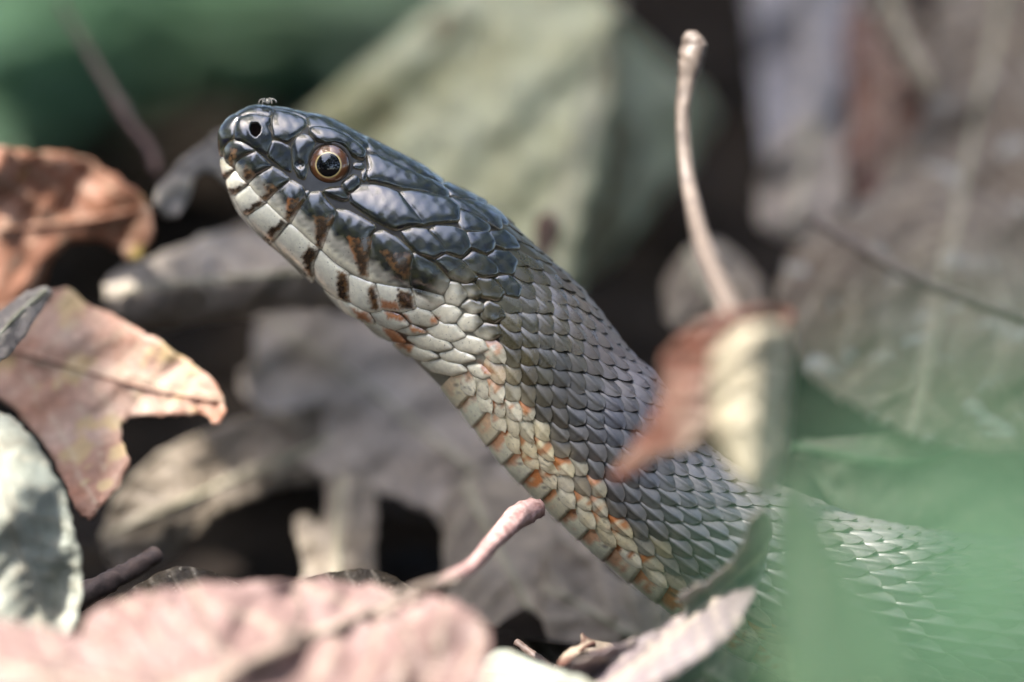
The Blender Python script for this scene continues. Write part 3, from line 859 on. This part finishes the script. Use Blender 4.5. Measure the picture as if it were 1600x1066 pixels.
plate(HP, cA([(725, 470), (760, 400), (810, 366), (880, 388), (922, 440), (905, 495), (862, 580), (852, 690), (832, 752), (780, 735), (738, 650), (727, 560)]), dome=4,
      mod=lambda q: -5 * np.exp(-(np.hypot(q[:, 0] - 470, q[:, 1] - 258) / 5) ** 2))
plate('brow_plate', cA([(868, 330), (950, 325), (1060, 350), (1180, 408), (1300, 488), (1342, 540), (1322, 592), (1270, 582), (1200, 532), (1150, 472), (1080, 458), (1010, 462), (930, 428), (872, 372)]), rise=6, dome=4)
plate(HP, cA([(856, 165), (1000, 180), (1150, 240), (1330, 365), (1392, 490), (1320, 488), (1190, 403), (1060, 343), (950, 318), (866, 320), (852, 250)]))
plate(HP, cA([(1142, 780), (1190, 740), (1240, 708), (1284, 730), (1296, 800), (1240, 860), (1192, 880), (1150, 835)]), dome=5, rise=4)
plate(HP, cA([(975, 850), (1040, 818), (1130, 812), (1172, 850), (1196, 920), (1150, 932), (1060, 902)]), dome=5, rise=4)
plate(HP, cA([(1225, 625), (1262, 608), (1318, 612), (1330, 655), (1290, 668), (1240, 655)]), dome=1.5, rise=2)
plate(HP, cA([(1308, 690), (1335, 660), (1352, 680), (1350, 740), (1322, 775), (1302, 745)]), dome=1.5, rise=2)
plate(HP, cA([(822, 880), (838, 845), (865, 845), (880, 880), (868, 910), (840, 915)]), dome=1.5, rise=2, step=1.8)
plate(HP, cB([(385, 330), (470, 335), (620, 402), (800, 492), (1000, 582), (1082, 662), (1050, 692), (900, 645), (800, 628), (690, 618), (560, 578), (400, 552), (378, 515), (402, 440)]), dome=5, step=3.2)
plate(HP, cB([(365, 135), (570, 230), (800, 350), (1070, 520), (1005, 575), (800, 482), (620, 392), (440, 318), (398, 285)]), dome=3, step=3.2)
plate(HP, cB([(245, 650), (330, 590), (450, 583), (560, 610), (650, 652), (720, 742), (848, 908), (740, 920), (620, 952), (460, 872), (330, 782), (250, 722)]), dome=6, tip=(1, .6), step=3, grow=3.6, tilt=4)
plate(HP, cB([(668, 640), (760, 635), (900, 660), (1060, 700), (1150, 782), (1146, 878), (1020, 888), (930, 898), (860, 915), (790, 830), (710, 730)]), dome=5, tip=(1, .6), step=3, grow=3.6, tilt=4)
plate('nostril', NOSTRIL, rise=0, dome=0, lift=.9, step=2.2, mat=m_pit, grow=2.0)  # black matte disc stands in for the shade of the hole
TRACED.pop()
TS = 'temple_scale'
for P in (cD([(560, 10), (640, -18), (742, 0), (832, 100), (866, 150), (790, 192), (680, 160), (600, 80)]), cD([(762, 0), (800, -30), (920, -22), (1002, 20), (1036, 120), (980, 186), (872, 152), (832, 80)]),
          cB([(1152, 790), (1260, 830), (1402, 940), (1390, 982), (1200, 962), (1155, 890)]), cB([(1082, 690), (1140, 705), (1280, 800), (1400, 900), (1260, 825), (1155, 780)]),
          cB([(1015, 585), (1085, 560), (1210, 640), (1300, 720), (1180, 700), (1090, 665)]), cB([(1095, 545), (1210, 600), (1330, 685), (1390, 745), (1300, 715), (1215, 635)]),
          cB([(1150, 705), (1300, 725), (1400, 790), (1490, 880), (1500, 960), (1410, 900), (1290, 805)]), cB([(1310, 690), (1400, 745), (1500, 850), (1560, 930), (1505, 905), (1410, 790)]),
          cD([(1010, 15), (1150, 8), (1202, 90), (1190, 142), (1150, 166), (1040, 112)]), cD([(1170, 15), (1262, 0), (1332, 60), (1372, 132), (1290, 132), (1202, 90)]),
          cD([(800, 205), (860, 165), (960, 200), (1040, 280), (1086, 330), (1010, 362), (900, 322)]), cD([(985, 205), (1060, 150), (1140, 180), (1222, 260), (1222, 312), (1130, 326), (1050, 290)]),
          cD([(1160, 170), (1210, 140), (1290, 150), (1360, 220), (1330, 310), (1240, 300)]),
          cD([(870, 440), (900, 360), (960, 370), (1016, 440), (960, 516), (880, 500)]), cD([(975, 375), (1060, 368), (1112, 432), (1090, 472), (1020, 452)]),
          cD([(1085, 330), (1190, 340), (1272, 432), (1240, 484), (1120, 462)]), cD([(1215, 325), (1300, 305), (1390, 400), (1370, 470), (1290, 450)]),
          cD([(972, 520), (1040, 480), (1120, 510), (1132, 550), (1060, 577)]), cD([(1122, 530), (1170, 488), (1250, 530), (1282, 600), (1210, 642), (1120, 612)]),
          cD([(950, 630), (1000, 585), (1080, 585), (1122, 640), (1060, 692), (990, 690)]), cD([(1065, 700), (1140, 645), (1230, 660), (1257, 720), (1190, 757), (1110, 740)])):
    plate(TS, P, dome=2.8, tip=(1, .7), lift=1.4, rise=2.2, grow=2.8, tilt=4.4)
UL = 'upper_lip_plate'
for P in (cA([(168, 490), (205, 440), (250, 424), (330, 448), (416, 510), (320, 555), (262, 605), (246, 652), (186, 602), (165, 545)]), cA([(424, 514), (550, 635), (420, 720), (360, 776), (300, 730), (254, 640), (270, 602), (330, 556)]),
          cA([(558, 643), (640, 690), (706, 750), (600, 840), (510, 930), (430, 870), (369, 790), (430, 725)]), cA([(714, 755), (800, 800), (826, 840), (832, 905), (790, 975), (715, 1108), (620, 1040), (518, 938), (590, 855)]),
          cC([(838, 160), (880, 112), (960, 105), (1022, 190), (1086, 262), (1080, 322), (1022, 440), (972, 577), (860, 492), (725, 367), (792, 240)]),
          cC([(1092, 250), (1180, 258), (1300, 320), (1422, 396), (1377, 480), (1366, 640), (1370, 842), (1240, 782), (1110, 702), (980, 590), (1032, 432), (1086, 322)]),
          cD([(372, 18), (440, 0), (530, 50), (640, 150), (622, 230), (611, 300), (620, 392), (480, 373), (345, 348), (341, 200), (347, 90)]),
          cD([(650, 153), (720, 188), (800, 240), (896, 350), (882, 402), (845, 442), (720, 412), (626, 387), (614, 300), (627, 230)])):
    plate(UL, P, dome=4, tip=(1, .5), rise=2.1, grow=2.4)
LL = 'lower_lip_plate'
for P in (cA([(140, 575), (165, 562), (186, 606), (242, 660), (176, 746), (152, 705)]), cA([(184, 745), (246, 680), (300, 735), (354, 782), (245, 878), (205, 805)]),
          cC([(250, 132), (375, 55), (450, 130), (508, 192), (360, 294), (335, 285), (290, 215)]), cC([(360, 302), (517, 205), (600, 270), (692, 352), (572, 512), (510, 478), (430, 392)]),
          cC([(575, 517), (707, 375), (800, 430), (945, 562), (907, 700), (912, 832), (820, 752), (700, 642)]), cC([(912, 700), (962, 595), (1060, 690), (1198, 782), (1196, 880), (1216, 1022), (1120, 982), (1000, 892), (922, 822)]),
          cD([(205, 487), (201, 310), (280, 332), (378, 370), (402, 440), (432, 550), (350, 562), (270, 532)]), cD([(390, 368), (500, 387), (618, 402), (650, 460), (662, 542), (570, 562), (436, 548), (412, 450)]),
          cD([(634, 402), (750, 420), (850, 458), (862, 500), (782, 552), (672, 532), (655, 460)])):
    plate(LL, P, dome=3, tip=(1, .5), rise=2.6)
TH = 'throat_scale'
for P in (cC([(190, 50), (250, 140), (330, 290), (425, 395), (505, 480), (575, 520), (690, 645), (815, 757), (920, 840), (900, 870), (760, 770), (560, 560), (440, 455), (280, 285), (200, 130)]),
          cD([(10, 400), (90, 455), (210, 502), (330, 560), (382, 632), (280, 602), (130, 530), (40, 470)]),
          cD([(352, 574), (430, 552), (560, 590), (622, 652), (530, 682), (412, 642)]), cD([(570, 570), (680, 536), (770, 570), (822, 640), (760, 662), (640, 642)]),
          cD([(770, 562), (840, 516), (930, 520), (982, 570), (942, 632), (860, 642)]), cD([(290, 615), (380, 640), (440, 655), (540, 710), (602, 770), (500, 752), (380, 690)]),
          cD([(525, 690), (640, 657), (742, 702), (640, 722)]), cD([(735, 692), (830, 635), (940, 655), (1012, 732), (940, 767), (820, 757)]),
          cD([(600, 742), (740, 722), (880, 760), (922, 812), (830, 832), (700, 812)]), cD([(505, 775), (640, 800), (760, 832), (827, 872), (740, 897), (620, 862)]),
          cD([(910, 772), (1030, 732), (1130, 762), (1172, 822), (1100, 852), (960, 832)]), cD([(825, 857), (940, 822), (1060, 872), (1082, 892), (980, 917), (870, 902)]),
          cD([(700, 907), (850, 897), (980, 932), (1027, 972), (930, 1002), (790, 972)]), cD([(1020, 942), (1110, 932), (1202, 1002), (1140, 1032), (1060, 1002)])):
    plate(TH, P, dome=3, tip=(1, .6), lift=1.0, rise=2.6, grow=2.0, tilt=4)

# ---- eye
def build_eye():
    cx, cy = 514, 258
    uu, tt = inv(np.array([(cx, cy)])); p, nr = surf(uu, phi_of_t(tt))
    c = p[0].copy(); R = 34.0
    look = np.array((-.10, .03, 1.0)); look /= np.linalg.norm(look)
    a = np.cross(look, (0, 1, 0)); a /= np.linalg.norm(a); b_ = np.cross(a, look)
    flat = .62
    c = c - look * 8
    def cap(r0, r1, nrad, off, colf, name, mat, parent, seed=0):
        V, F, C = [], [], []
        m1 = 64
        for i in range(nrad + 1):
            r = r0 + (r1 - r0) * i / nrad
            h = math.sqrt(max(0, 1 - (r / R) ** 2)) * R * flat + off
            for k in range(m1):
                an = 2 * math.pi * k / m1
                V.append(c + r * (math.cos(an) * a + math.sin(an) * b_) + look * h); C.append(colf(r, an))
        for i in range(nrad):
            for k in range(m1):
                F.append((i * m1 + k, i * m1 + (k + 1) % m1, (i + 1) * m1 + (k + 1) % m1, (i + 1) * m1 + k))
        return mesh_obj(name, to_world(np.array(V)), F, mat, parent, SB, np.array(C))
    m, n, l, bs = new_mat('snake_eye')
    at = n.new('ShaderNodeAttribute'); at.attribute_name = 'pigment'
    l.new(at.outputs[0], bs.inputs['Base Color'])
    bs.inputs['Roughness'].default_value = .04; bs.inputs['Specular IOR Level'].default_value = .6
    bs.inputs['Coat Weight'].default_value = .6; bs.inputs['Coat Roughness'].default_value = .02
    r_ = random.Random(3)
    table = [r_.uniform(-1, 1) for _ in range(200)]
    def iris(r, an):
        k = table[int(an * 31) % 200] * .35 + math.sin(an * 9 + r * .4) * .2
        f = (r - 19) / 15
        g = np.array((.62, .50, .22)); o_ = np.array((.125, .05, .02)); d_ = np.array((.03, .02, .012))
        if r < 19.6: return g * (1 + .1 * k)
        q = g + (o_ * (1 + .5 * k) - g) * min(1, (r - 19.6) / 1.8)
        e = smooth01(f + .12 * math.sin(an + 2.4) + .1 * k, .42, .85)
        return q + (d_ - q) * float(e)
    eye = cap(2, R, 14, -1.0, lambda r, an: np.array((.02, .016, .012)), 'eye', m, SN)
    cap(18, R - .5, 16, 0, iris, 'iris', m, eye)
    cap(.3, 18.6, 10, .25, lambda r, an: np.array((.004, .004, .005)), 'pupil', m, eye)
    # thin ring of skin round the eye
    V, F = [], []
    for k in range(72):
        an = 2 * math.pi * k / 72
        V.append(c + (R + .5) * (math.cos(an) * a + math.sin(an) * b_) + look * 3.5)
    q = to_world(np.array(V + V[:1] ))
    v, f = tube_geo(q, 2.6 * K, 8, cap=False)
    return mesh_obj('eyelid_ring', v, f, m_skin, eye, SB, np.tile((.05, .05, .05), (len(v), 1)))
build_eye()

# ---- overlapping body scales
PITCH_X = [(300, 33), (470, 36), (560, 38), (800, 42), (950, 46), (1100, 54), (1300, 66), (1600, 82), (2200, 82)]
def pitch_at(s): return np.interp(s, [a for a, _ in PITCH_X], [b for _, b in PITCH_X])
DPHI = (math.pi / 2 + .80) / 17
def scale_geo(s0, phi0, pit, dphi, keel, wide=1.0, jit=0.0, roll=0.0):
    nu, nv = 13, 11
    L0, L1 = -.72 * pit, .66 * pit
    q = np.linspace(0, 1, nu)
    q = 1 - (1 - q) ** 1.5 if False else q
    # outline: narrow root, widest past the middle, rounded tip
    prof = np.where(q < .55, .62 + .38 * np.sin(q / .55 * math.pi / 2), np.sqrt(np.clip(1 - ((q - .55) / .45) ** 1.75, 0, 1)))
    prof[-1] = .06
    vv = np.linspace(-1, 1, nv)
    Q, VV = np.meshgrid(q, vv, indexing='ij')
    ds = L0 + (L1 - L0) * Q
    dp = VV * prof[:, None] * dphi * .93 * wide
    ds = ds + jit * pit * .05 * VV
    e = .19 * (ds) + .045 * pit * (1 - VV ** 2) * np.sin(np.clip(Q * 1.05, 0, 1) * math.pi) ** .5
    e = e + .036 * pit * min(1, keel) * (1 - np.abs(VV) ** 1.15) * np.sin(np.clip(Q * 1.05, 0, 1) * math.pi) ** .5
    e = e + keel * .036 * pit * 1.25 * np.exp(-(VV * prof[:, None] / .13) ** 2) * smooth01(Q, .12, .4) * (1 - .5 * smooth01(Q, .85, 1))
    e = e + 2.4
    S_, P_ = s0 + ds, phi0 + dp
    e = e + roll * VV * prof[:, None] * .03 * pit * smooth01(Q, .1, .5)
    if keel < .6: e = 2.4 + (e - 2.4) * .72
    # rim turned down
    ring = [(0, j) for j in range(nv)] + [(i, nv - 1) for i in range(1, nu)] + [(nu - 1, j) for j in range(nv - 2, -1, -1)] + [(i, 0) for i in range(nu - 2, 0, -1)]
    ri = np.array([i * nv + j for i, j in ring])
    S2 = np.concatenate([S_.ravel(), S_.ravel()[ri], S_.ravel()[ri] - (ds.ravel()[ri] > 0) * .5])
    P2 = np.concatenate([P_.ravel(), P_.ravel()[ri] , P_.ravel()[ri]])
    E2 = np.concatenate([e.ravel(), e.ravel()[ri], e.ravel()[ri] - 2.6])
    f = [(i * nv + j, i * nv + j + 1, (i + 1) * nv + j + 1, (i + 1) * nv + j) for i in range(nu - 1) for j in range(nv - 1)]
    n0, m1 = nu * nv, len(ring)
    for k in range(m1):
        k2 = (k + 1) % m1
        f.append((n0 + k, n0 + k2, n0 + m1 + k2, n0 + m1 + k))
    edge = np.concatenate([np.minimum(1 - np.abs(VV), np.minimum(1, (1 - Q) * 2.2)).ravel(), np.zeros(2 * m1)])
    loc = np.concatenate([np.stack([Q, VV], -1).reshape(-1, 2), np.stack([Q, VV], -1).reshape(-1, 2)[ri], np.stack([Q, VV], -1).reshape(-1, 2)[ri]])
    return S2, P2, E2, f, edge, loc

def scale_col(p2, u, ph, edge, loc, s0, phi0, r):
    pc = surf0(np.array([u_of_s(s0)]), np.array([phi0]))[0][:2] * (1, -1)
    t0 = math.sin(phi0)
    c = pigment(p2, u, ph)
    jph = phi0 + r.gauss(0, .09)
    cc = pigment(pc[None], np.array([u_of_s(s0)]), np.array([jph]))
    c = c * .45 + cc * .55
    pale = float(cc.mean()) > .22
    tone = r.uniform(.92, 1.1) if pale else r.uniform(.78, 1.25) * (1 + np.array((1, .3, -.8)) * r.gauss(0, .06))
    c = c * tone
    n2 = wob(p2 + r.uniform(0, 400), 13 if pale else 7, 1)
    if pale:
        if s0 > 430:
            k = r.random()
            if k < (.45 if s0 < 620 else .65):   # rust blotch at the root
                m = smooth01(n2 * .55 + (.62 - loc[:, 0]) * 2.0, .0, .4)[:, None] * r.uniform(.6, .95)
                c = c + (RUST * r.uniform(.8, 1.2) - c) * m
            elif k < .8:
                m = smooth01(n2, .2, .9)[:, None] * .5
                c = c + (np.array((.11, .08, .03)) - c) * m
        m = smooth01(wob(p2 + r.uniform(0, 90), 2.6, 2), .75, 1.0)[:, None] * (1 if r.random() < .5 else 0)
        c = c + (BLACK - c) * m * .55
        # grey tip
        if phi0 > -.75:
            m = smooth01(loc[:, 0] + .2 * n2, .55, .95)[:, None] * r.uniform(.05, .4); c = c + (OLIVE * 3 - c) * m
    else:
        body = smooth01(s0, 450, 800)
        c = c * (1 - .4 * body) + np.array((.075, .078, .092)) * .45 * body
        # warmer olive neck; pinkish light from above painted in along the back
        c = c + np.array((.028, .020, .000)) * float(1 - smooth01(s0, 560, 780))
        c = c + np.array((.070, .055, .056)) * float(smooth01(t0, .15, .95)) * float(smooth01(s0, 480, 640)) 
    ed = (1 - smooth01(edge, 0, .22))[:, None]
    rimc = c * .55 + np.array((.032, .022, .008))
    if not pale and s0 < 620: rimc = np.array((.10, .08, .04))
    return np.clip(c * (1 - .7 * ed) + rimc * .7 * ed, .005, .9)

bx = np.array([760, 792, 806, 812, 814, 806, 772, 735, 690]); by = np.array([300, 350, 400, 470, 525, 560, 585, 602, 625])
def behind_head(p):
    if p[1] < 300: return p[0] > 760
    if p[1] > 625: return True
    if any(inside(P, np.array([p]))[0] for P in TRACED): return False
    return p[0] > np.interp(p[1], by, bx) - 40

items = []
s = 380.0; j = 0
while s < 2230:
    pit = float(pitch_at(s))
    for r0 in range(0, 23):
        if (j + r0) % 2: continue
        phi0 = -.80 + r0 * DPHI
        u0 = float(u_of_s(s))
        p = surf0(np.array([u0]), np.array([phi0]))[0]; q2 = (p[0], -p[1])
        if math.cos(phi0) < -.75: continue
        if math.cos(phi0) > -.1 and not behind_head(q2): continue
        if math.cos(phi0) <= -.1 and s < 480: continue
        vis = max(0, math.cos(phi0)) * pit * (1 if 0 < q2[0] < 1640 and q2[1] < 1090 else .02)
        items.append((vis, s, phi0, pit, r0))
    s += pit / 2; j += 1
# belly shields
sb = []
s = 560.0
while s < 2200:
    sb.append((s, float(pitch_at(s)) * 1.02)); s += float(pitch_at(s)) * 1.02

NSHOW = 300
items.sort(key=lambda k: -k[0])
rest = []
for i, (vis, s0, phi0, pit, r0) in enumerate(items):
    r = random.Random(int(s0 * 10) * 50 + r0)
    keel = 0.25 if r0 < 2 else (.9 if r0 < 4 else 1.5)
    keel *= float(smooth01(s0, 470, 640)) * .8 + .2
    pj = pit * r.uniform(.93, 1.09) * (1.12 if r0 < 3 else 1)
    S2, P2, E2, f, edge, loc = scale_geo(s0 + r.uniform(-.05, .05) * pit, phi0 + r.uniform(-.06, .06) * DPHI, pj, DPHI * (1.12 if r0 == 0 else 1), keel, r.uniform(.92, 1.06), r.uniform(-1.6, 1.6), r.gauss(0, .8))
    u = u_of_s(np.clip(S2, 2, _ss[-1] - 2))
    p, nr = surf(u, P2)
    c = scale_col(p[:, :2] * (1, -1), u, P2, edge, loc, s0, phi0, r)
    wv = to_world(p + nr * E2[:, None])
    mt = m_neck if s0 < 600 + 60 * r.random() else m_scale
    if i < NSHOW: mesh_obj('scale', wv, f, mt, SN, SB, c)
    else: rest.append((wv, f, c))
if rest:
    v, f = join_geo([(a, b_) for a, b_, _ in rest])
    o = mesh_obj('remaining_scales', v, f, m_scale, SN, SB, np.vstack([c for _, _, c in rest]))
    tag(o, kind='stuff')

def belly(s0, pit, k):
    r = random.Random(k)
    nu, nv = 9, 25
    q = np.linspace(0, 1, nu); vv = np.linspace(-1, 1, nv)
    Q, VV = np.meshgrid(q, vv, indexing='ij')
    ds = -.55 * pit + 1.15 * pit * Q - .25 * pit * (1 - np.abs(VV)) ** 0 * 0
    ds = ds - .10 * pit * VV ** 4 * Q
    ph = -math.pi / 2 + VV * .80 
    e = .055 * ds + 3.0 + .8 * np.sin(Q * math.pi)
    S_, P_, E_ = ds.ravel() + s0, ph.ravel(), e.ravel()
    tipi = np.arange((nu - 1) * nv, nu * nv)
    S2 = np.concatenate([S_, S_[tipi]]); P2 = np.concatenate([P_, P_[tipi]]); E2 = np.concatenate([E_, E_[tipi] - 3.5])
    f = [(i * nv + j, i * nv + j + 1, (i + 1) * nv + j + 1, (i + 1) * nv + j) for i in range(nu - 1) for j in range(nv - 1)]
    f += [(tipi[j], tipi[j + 1], nu * nv + j + 1, nu * nv + j) for j in range(nv - 1)]
    u = u_of_s(np.clip(S2, 2, _ss[-1] - 2)); p, nr = surf(u, P2)
    p2 = p[:, :2] * (1, -1)
    n2 = wob(p2 + k * 37, 12, 1); n3 = wob(p2, 4, 2)
    base = CREAM * 1.14 + (YEL - CREAM) * r.uniform(.1, .5)
    c = np.tile(base, (len(p2), 1))
    Q2 = np.concatenate([Q.ravel(), Q.ravel()[tipi]]); V2 = np.concatenate([VV.ravel(), VV.ravel()[tipi]])
    # rust band on the fore part towards the flank, white middle
    m = smooth01(.55 - Q2 + .22 * n2 + .08 * n3, -.05, .2) * smooth01(np.abs(V2), .25, .5)
    c = c + (RUST * r.uniform(1.2, 1.7) - c) * (m * r.uniform(.55, .95) * float(.35 + .65 * smooth01(s0, 580, 700)))[:, None]
    m = smooth01(wob(p2 + k * 11, 2.8, 3), .8, 1.0) * smooth01(V2, .5, .8)
    c = c + (BLACK - c) * (m * .8)[:, None]
    ed = smooth01(Q2, .9, 1.0)[:, None]
    c = c * (1 - .45 * ed) + ed * .45 * np.array((.25, .2, .1))
    mesh_obj('belly_shield', to_world(p + nr * E2[:, None]), f, m_scale, SN, SB, np.clip(c, .01, .9))
for k, (s0, pit) in enumerate(sb): belly(s0, pit, k)

# ---- tiny pale spider on the snout
def spider():
    cpx = np.array((415.5, 163.0))
    m = plain_mat('pale_spider', (.45, .42, .33), (.7, .67, .58), 2500, .4)
    c0 = np.array((417.0, -158.5, 58.0))
    V, F = [], []
    nu, nv = 12, 14
    for i in range(nu + 1):
        a = math.pi * i / nu
        x = -math.cos(a); r = math.sin(a) * (1 - .35 * math.exp(-((x + .25) / .18) ** 2)) * (.62 if x < -.25 else 1)
        for k in range(nv):
            an = 2 * math.pi * k / nv
            V.append(c0 + np.array((x * 6.2, r * 4.3 * math.cos(an), r * 4.3 * math.sin(an))))
    for i in range(nu):
        for k in range(nv): F.append((i * nv + k, i * nv + (k + 1) % nv, (i + 1) * nv + (k + 1) % nv, (i + 1) * nv + k))
    root = empty('spider', to_world(np.array((417.0, -166.0, 50.0))))
    tag(root, 'tiny pale spider standing on top of the snake snout', 'spider')
    b0 = np.array(root.location)
    mesh_obj('spider_body', to_world(np.array(V)), F, m, root, b0)
    for sx in (-1, 1):
        for k, (dx, lift, reach) in enumerate(((-13, 3, -7), (-7, 4, -10), (8, 5, -6), (15, 4, -3))):
            z = sx * (9 if k in (1, 2) else 7)
            pts = np.array([c0 + (np.sign(dx) * 1.5, 0, sx * 1.5), c0 + (dx * .45, lift, z * .5), c0 + (dx * .85, lift * .6, z * .85), c0 + (dx, reach * .6, z)])
            q = catmull(pts, 12)
            v, f = tube_geo(to_world(q), np.linspace(.95, .55, 12) * K, 6)
            mesh_obj('leg', v, f, m, root, b0)
spider()
# ------------------------------------------------------------------ unseen foliage added overhead, its gaps placed to dapple the sunlight
LIT = [(325, 610, 8, 12), (78, 300, 32, 9), (60, 800, -36, 11), (110, 900, -36, 11), (210, 960, -50, 6), (330, 940, -50, 7), (470, 950, -50, 6), (560, 1000, -55, 7), (670, 950, -50, 7), (720, 1010, -55, 6),
       (60, 1030, -66, 12), (800, 830, -12, 4), (1078, 90, -25, 3), (1250, 800, -12, 6), (1330, 840, -10, 6), (1170, 570, -80, 10), (820, 1045, -38, 9),
       (1080, 990, -40, 7), (100, 60, 400, 40), (330, 60, 440, 40), (1550, 900, -545, 90)]
def build_overhead():
    r = random.Random(11)
    sd = np.array(SUN_DIR)
    a = np.cross(sd, (0, 1, 0)); a /= np.linalg.norm(a); b_ = np.cross(a, sd)
    pts = [(W(x, y, z), rad * .001) for x, y, z, rad in LIT]
    parts = []
    step = .027
    H = 1.10
    for i in range(-9, 10):
        for k in range(-9, 26):
            h = H + r.uniform(-.05, .09)
            g = np.array((i * step + r.uniform(-.009, .009), k * step * 1.02 + r.uniform(-.009, .009), 0.0))
            c = g + sd * (h / sd[2])
            L = r.uniform(.038, .056)
            ok = True
            for p, rad in pts:
                d = c - p; d = d - sd * (d @ sd)
                if np.linalg.norm(d) < rad + L * .36: ok = False; break
            if not ok: continue
            an = r.uniform(0, 6.28)
            ax = np.array((math.cos(an), math.sin(an), r.uniform(-.35, .25))); ax /= np.linalg.norm(ax)
            sdv = np.array((-ax[1], ax[0], r.uniform(-.3, .3)))
            parts.append(blade_geo(c - ax * L * .5, c + ax * L * .5, L * .33, r.uniform(0, .25), sdv, .2, 6, 3))
    # close the roof over what lies in shade
    for px, py, dz in [(380 + 45 * q, 190 + 42 * q + o, z) for q in range(16) for o in (-40, 40, 110) for z in (-10, 12)] + \
                      [(x, y, 10) for x in range(0, 300, 60) for y in (330, 400, 470, 540, 610, 680, 750)] + [(1070 + q * 8, 180 + q * 45, -32) for q in range(8)] + \
                      [(x, 905, -8) for x in range(180, 640, 60)] + [(x, y, z) for x in range(400, 1700, 90) for y, z in ((60, 110), (200, 90), (350, 70), (480, 60), (600, 50), (720, 45), (850, 35))]:
        p = W(px, py, dz)
        h = 1.0 + r.uniform(-.04, .04)
        c = p + sd * ((h - p[2]) / sd[2])
        L = .030
        if any(np.linalg.norm((c - q) - sd * ((c - q) @ sd)) < rad + L * .36 for q, rad in pts): continue
        an = r.uniform(0, 6.28)
        ax = np.array((math.cos(an), math.sin(an), r.uniform(-.2, .2))); ax /= np.linalg.norm(ax)
        parts.append(blade_geo(c - ax * L * .5, c + ax * L * .5, L * .36, r.uniform(0, .2), np.array((-ax[1], ax[0], r.uniform(-.2, .2))), .15, 6, 3))
    v, f = join_geo(parts)
    o = mesh_obj('added_shade_foliage', v, f, m_green)
    tag(o, 'unseen green leaves added over the scene to dapple the sun', 'foliage', kind='stuff')
build_overhead()

# unseen wood all round, put in to block low sky; open in gaps and overhead
def build_wood():
    r = random.Random(5)
    parts = []
    for k in range(8200):
        an = r.uniform(0, 2 * math.pi)
        # lowered on the camera side and left, shaped to let sky light in
        top = 5.6 + .9 * math.sin(an * 3 + 1) + .6 * math.sin(an * 7) - 4.2 * math.exp(-((an - 4.2) / .6) ** 2)
        R = r.uniform(3.2, 5.4)
        z = top * r.random() ** .8
        c = np.array((R * math.cos(an), R * math.sin(an), z + .05))
        L = r.uniform(.22, .5)
        ax = np.array((r.uniform(-1, 1), r.uniform(-1, 1), r.uniform(-.7, .4))); ax /= np.linalg.norm(ax)
        sd = np.array((r.uniform(-1, 1), r.uniform(-1, 1), r.uniform(-1, 1)))
        parts.append(blade_geo(c - ax * L * .5, c + ax * L * .5, L * .3, .2, sd, .2, 4, 3))
    v, f = join_geo(parts)
    tag(mesh_obj('surrounding_wood', v, f, m_wood), 'unseen leafy wood round the scene, opened to let sky light in', 'wood', kind='stuff')
m_wood = leaf_mat('wood_leaf', (.02, .05, .02), (.03, .07, .03), (.045, .10, .04), 4, .25)
build_wood()
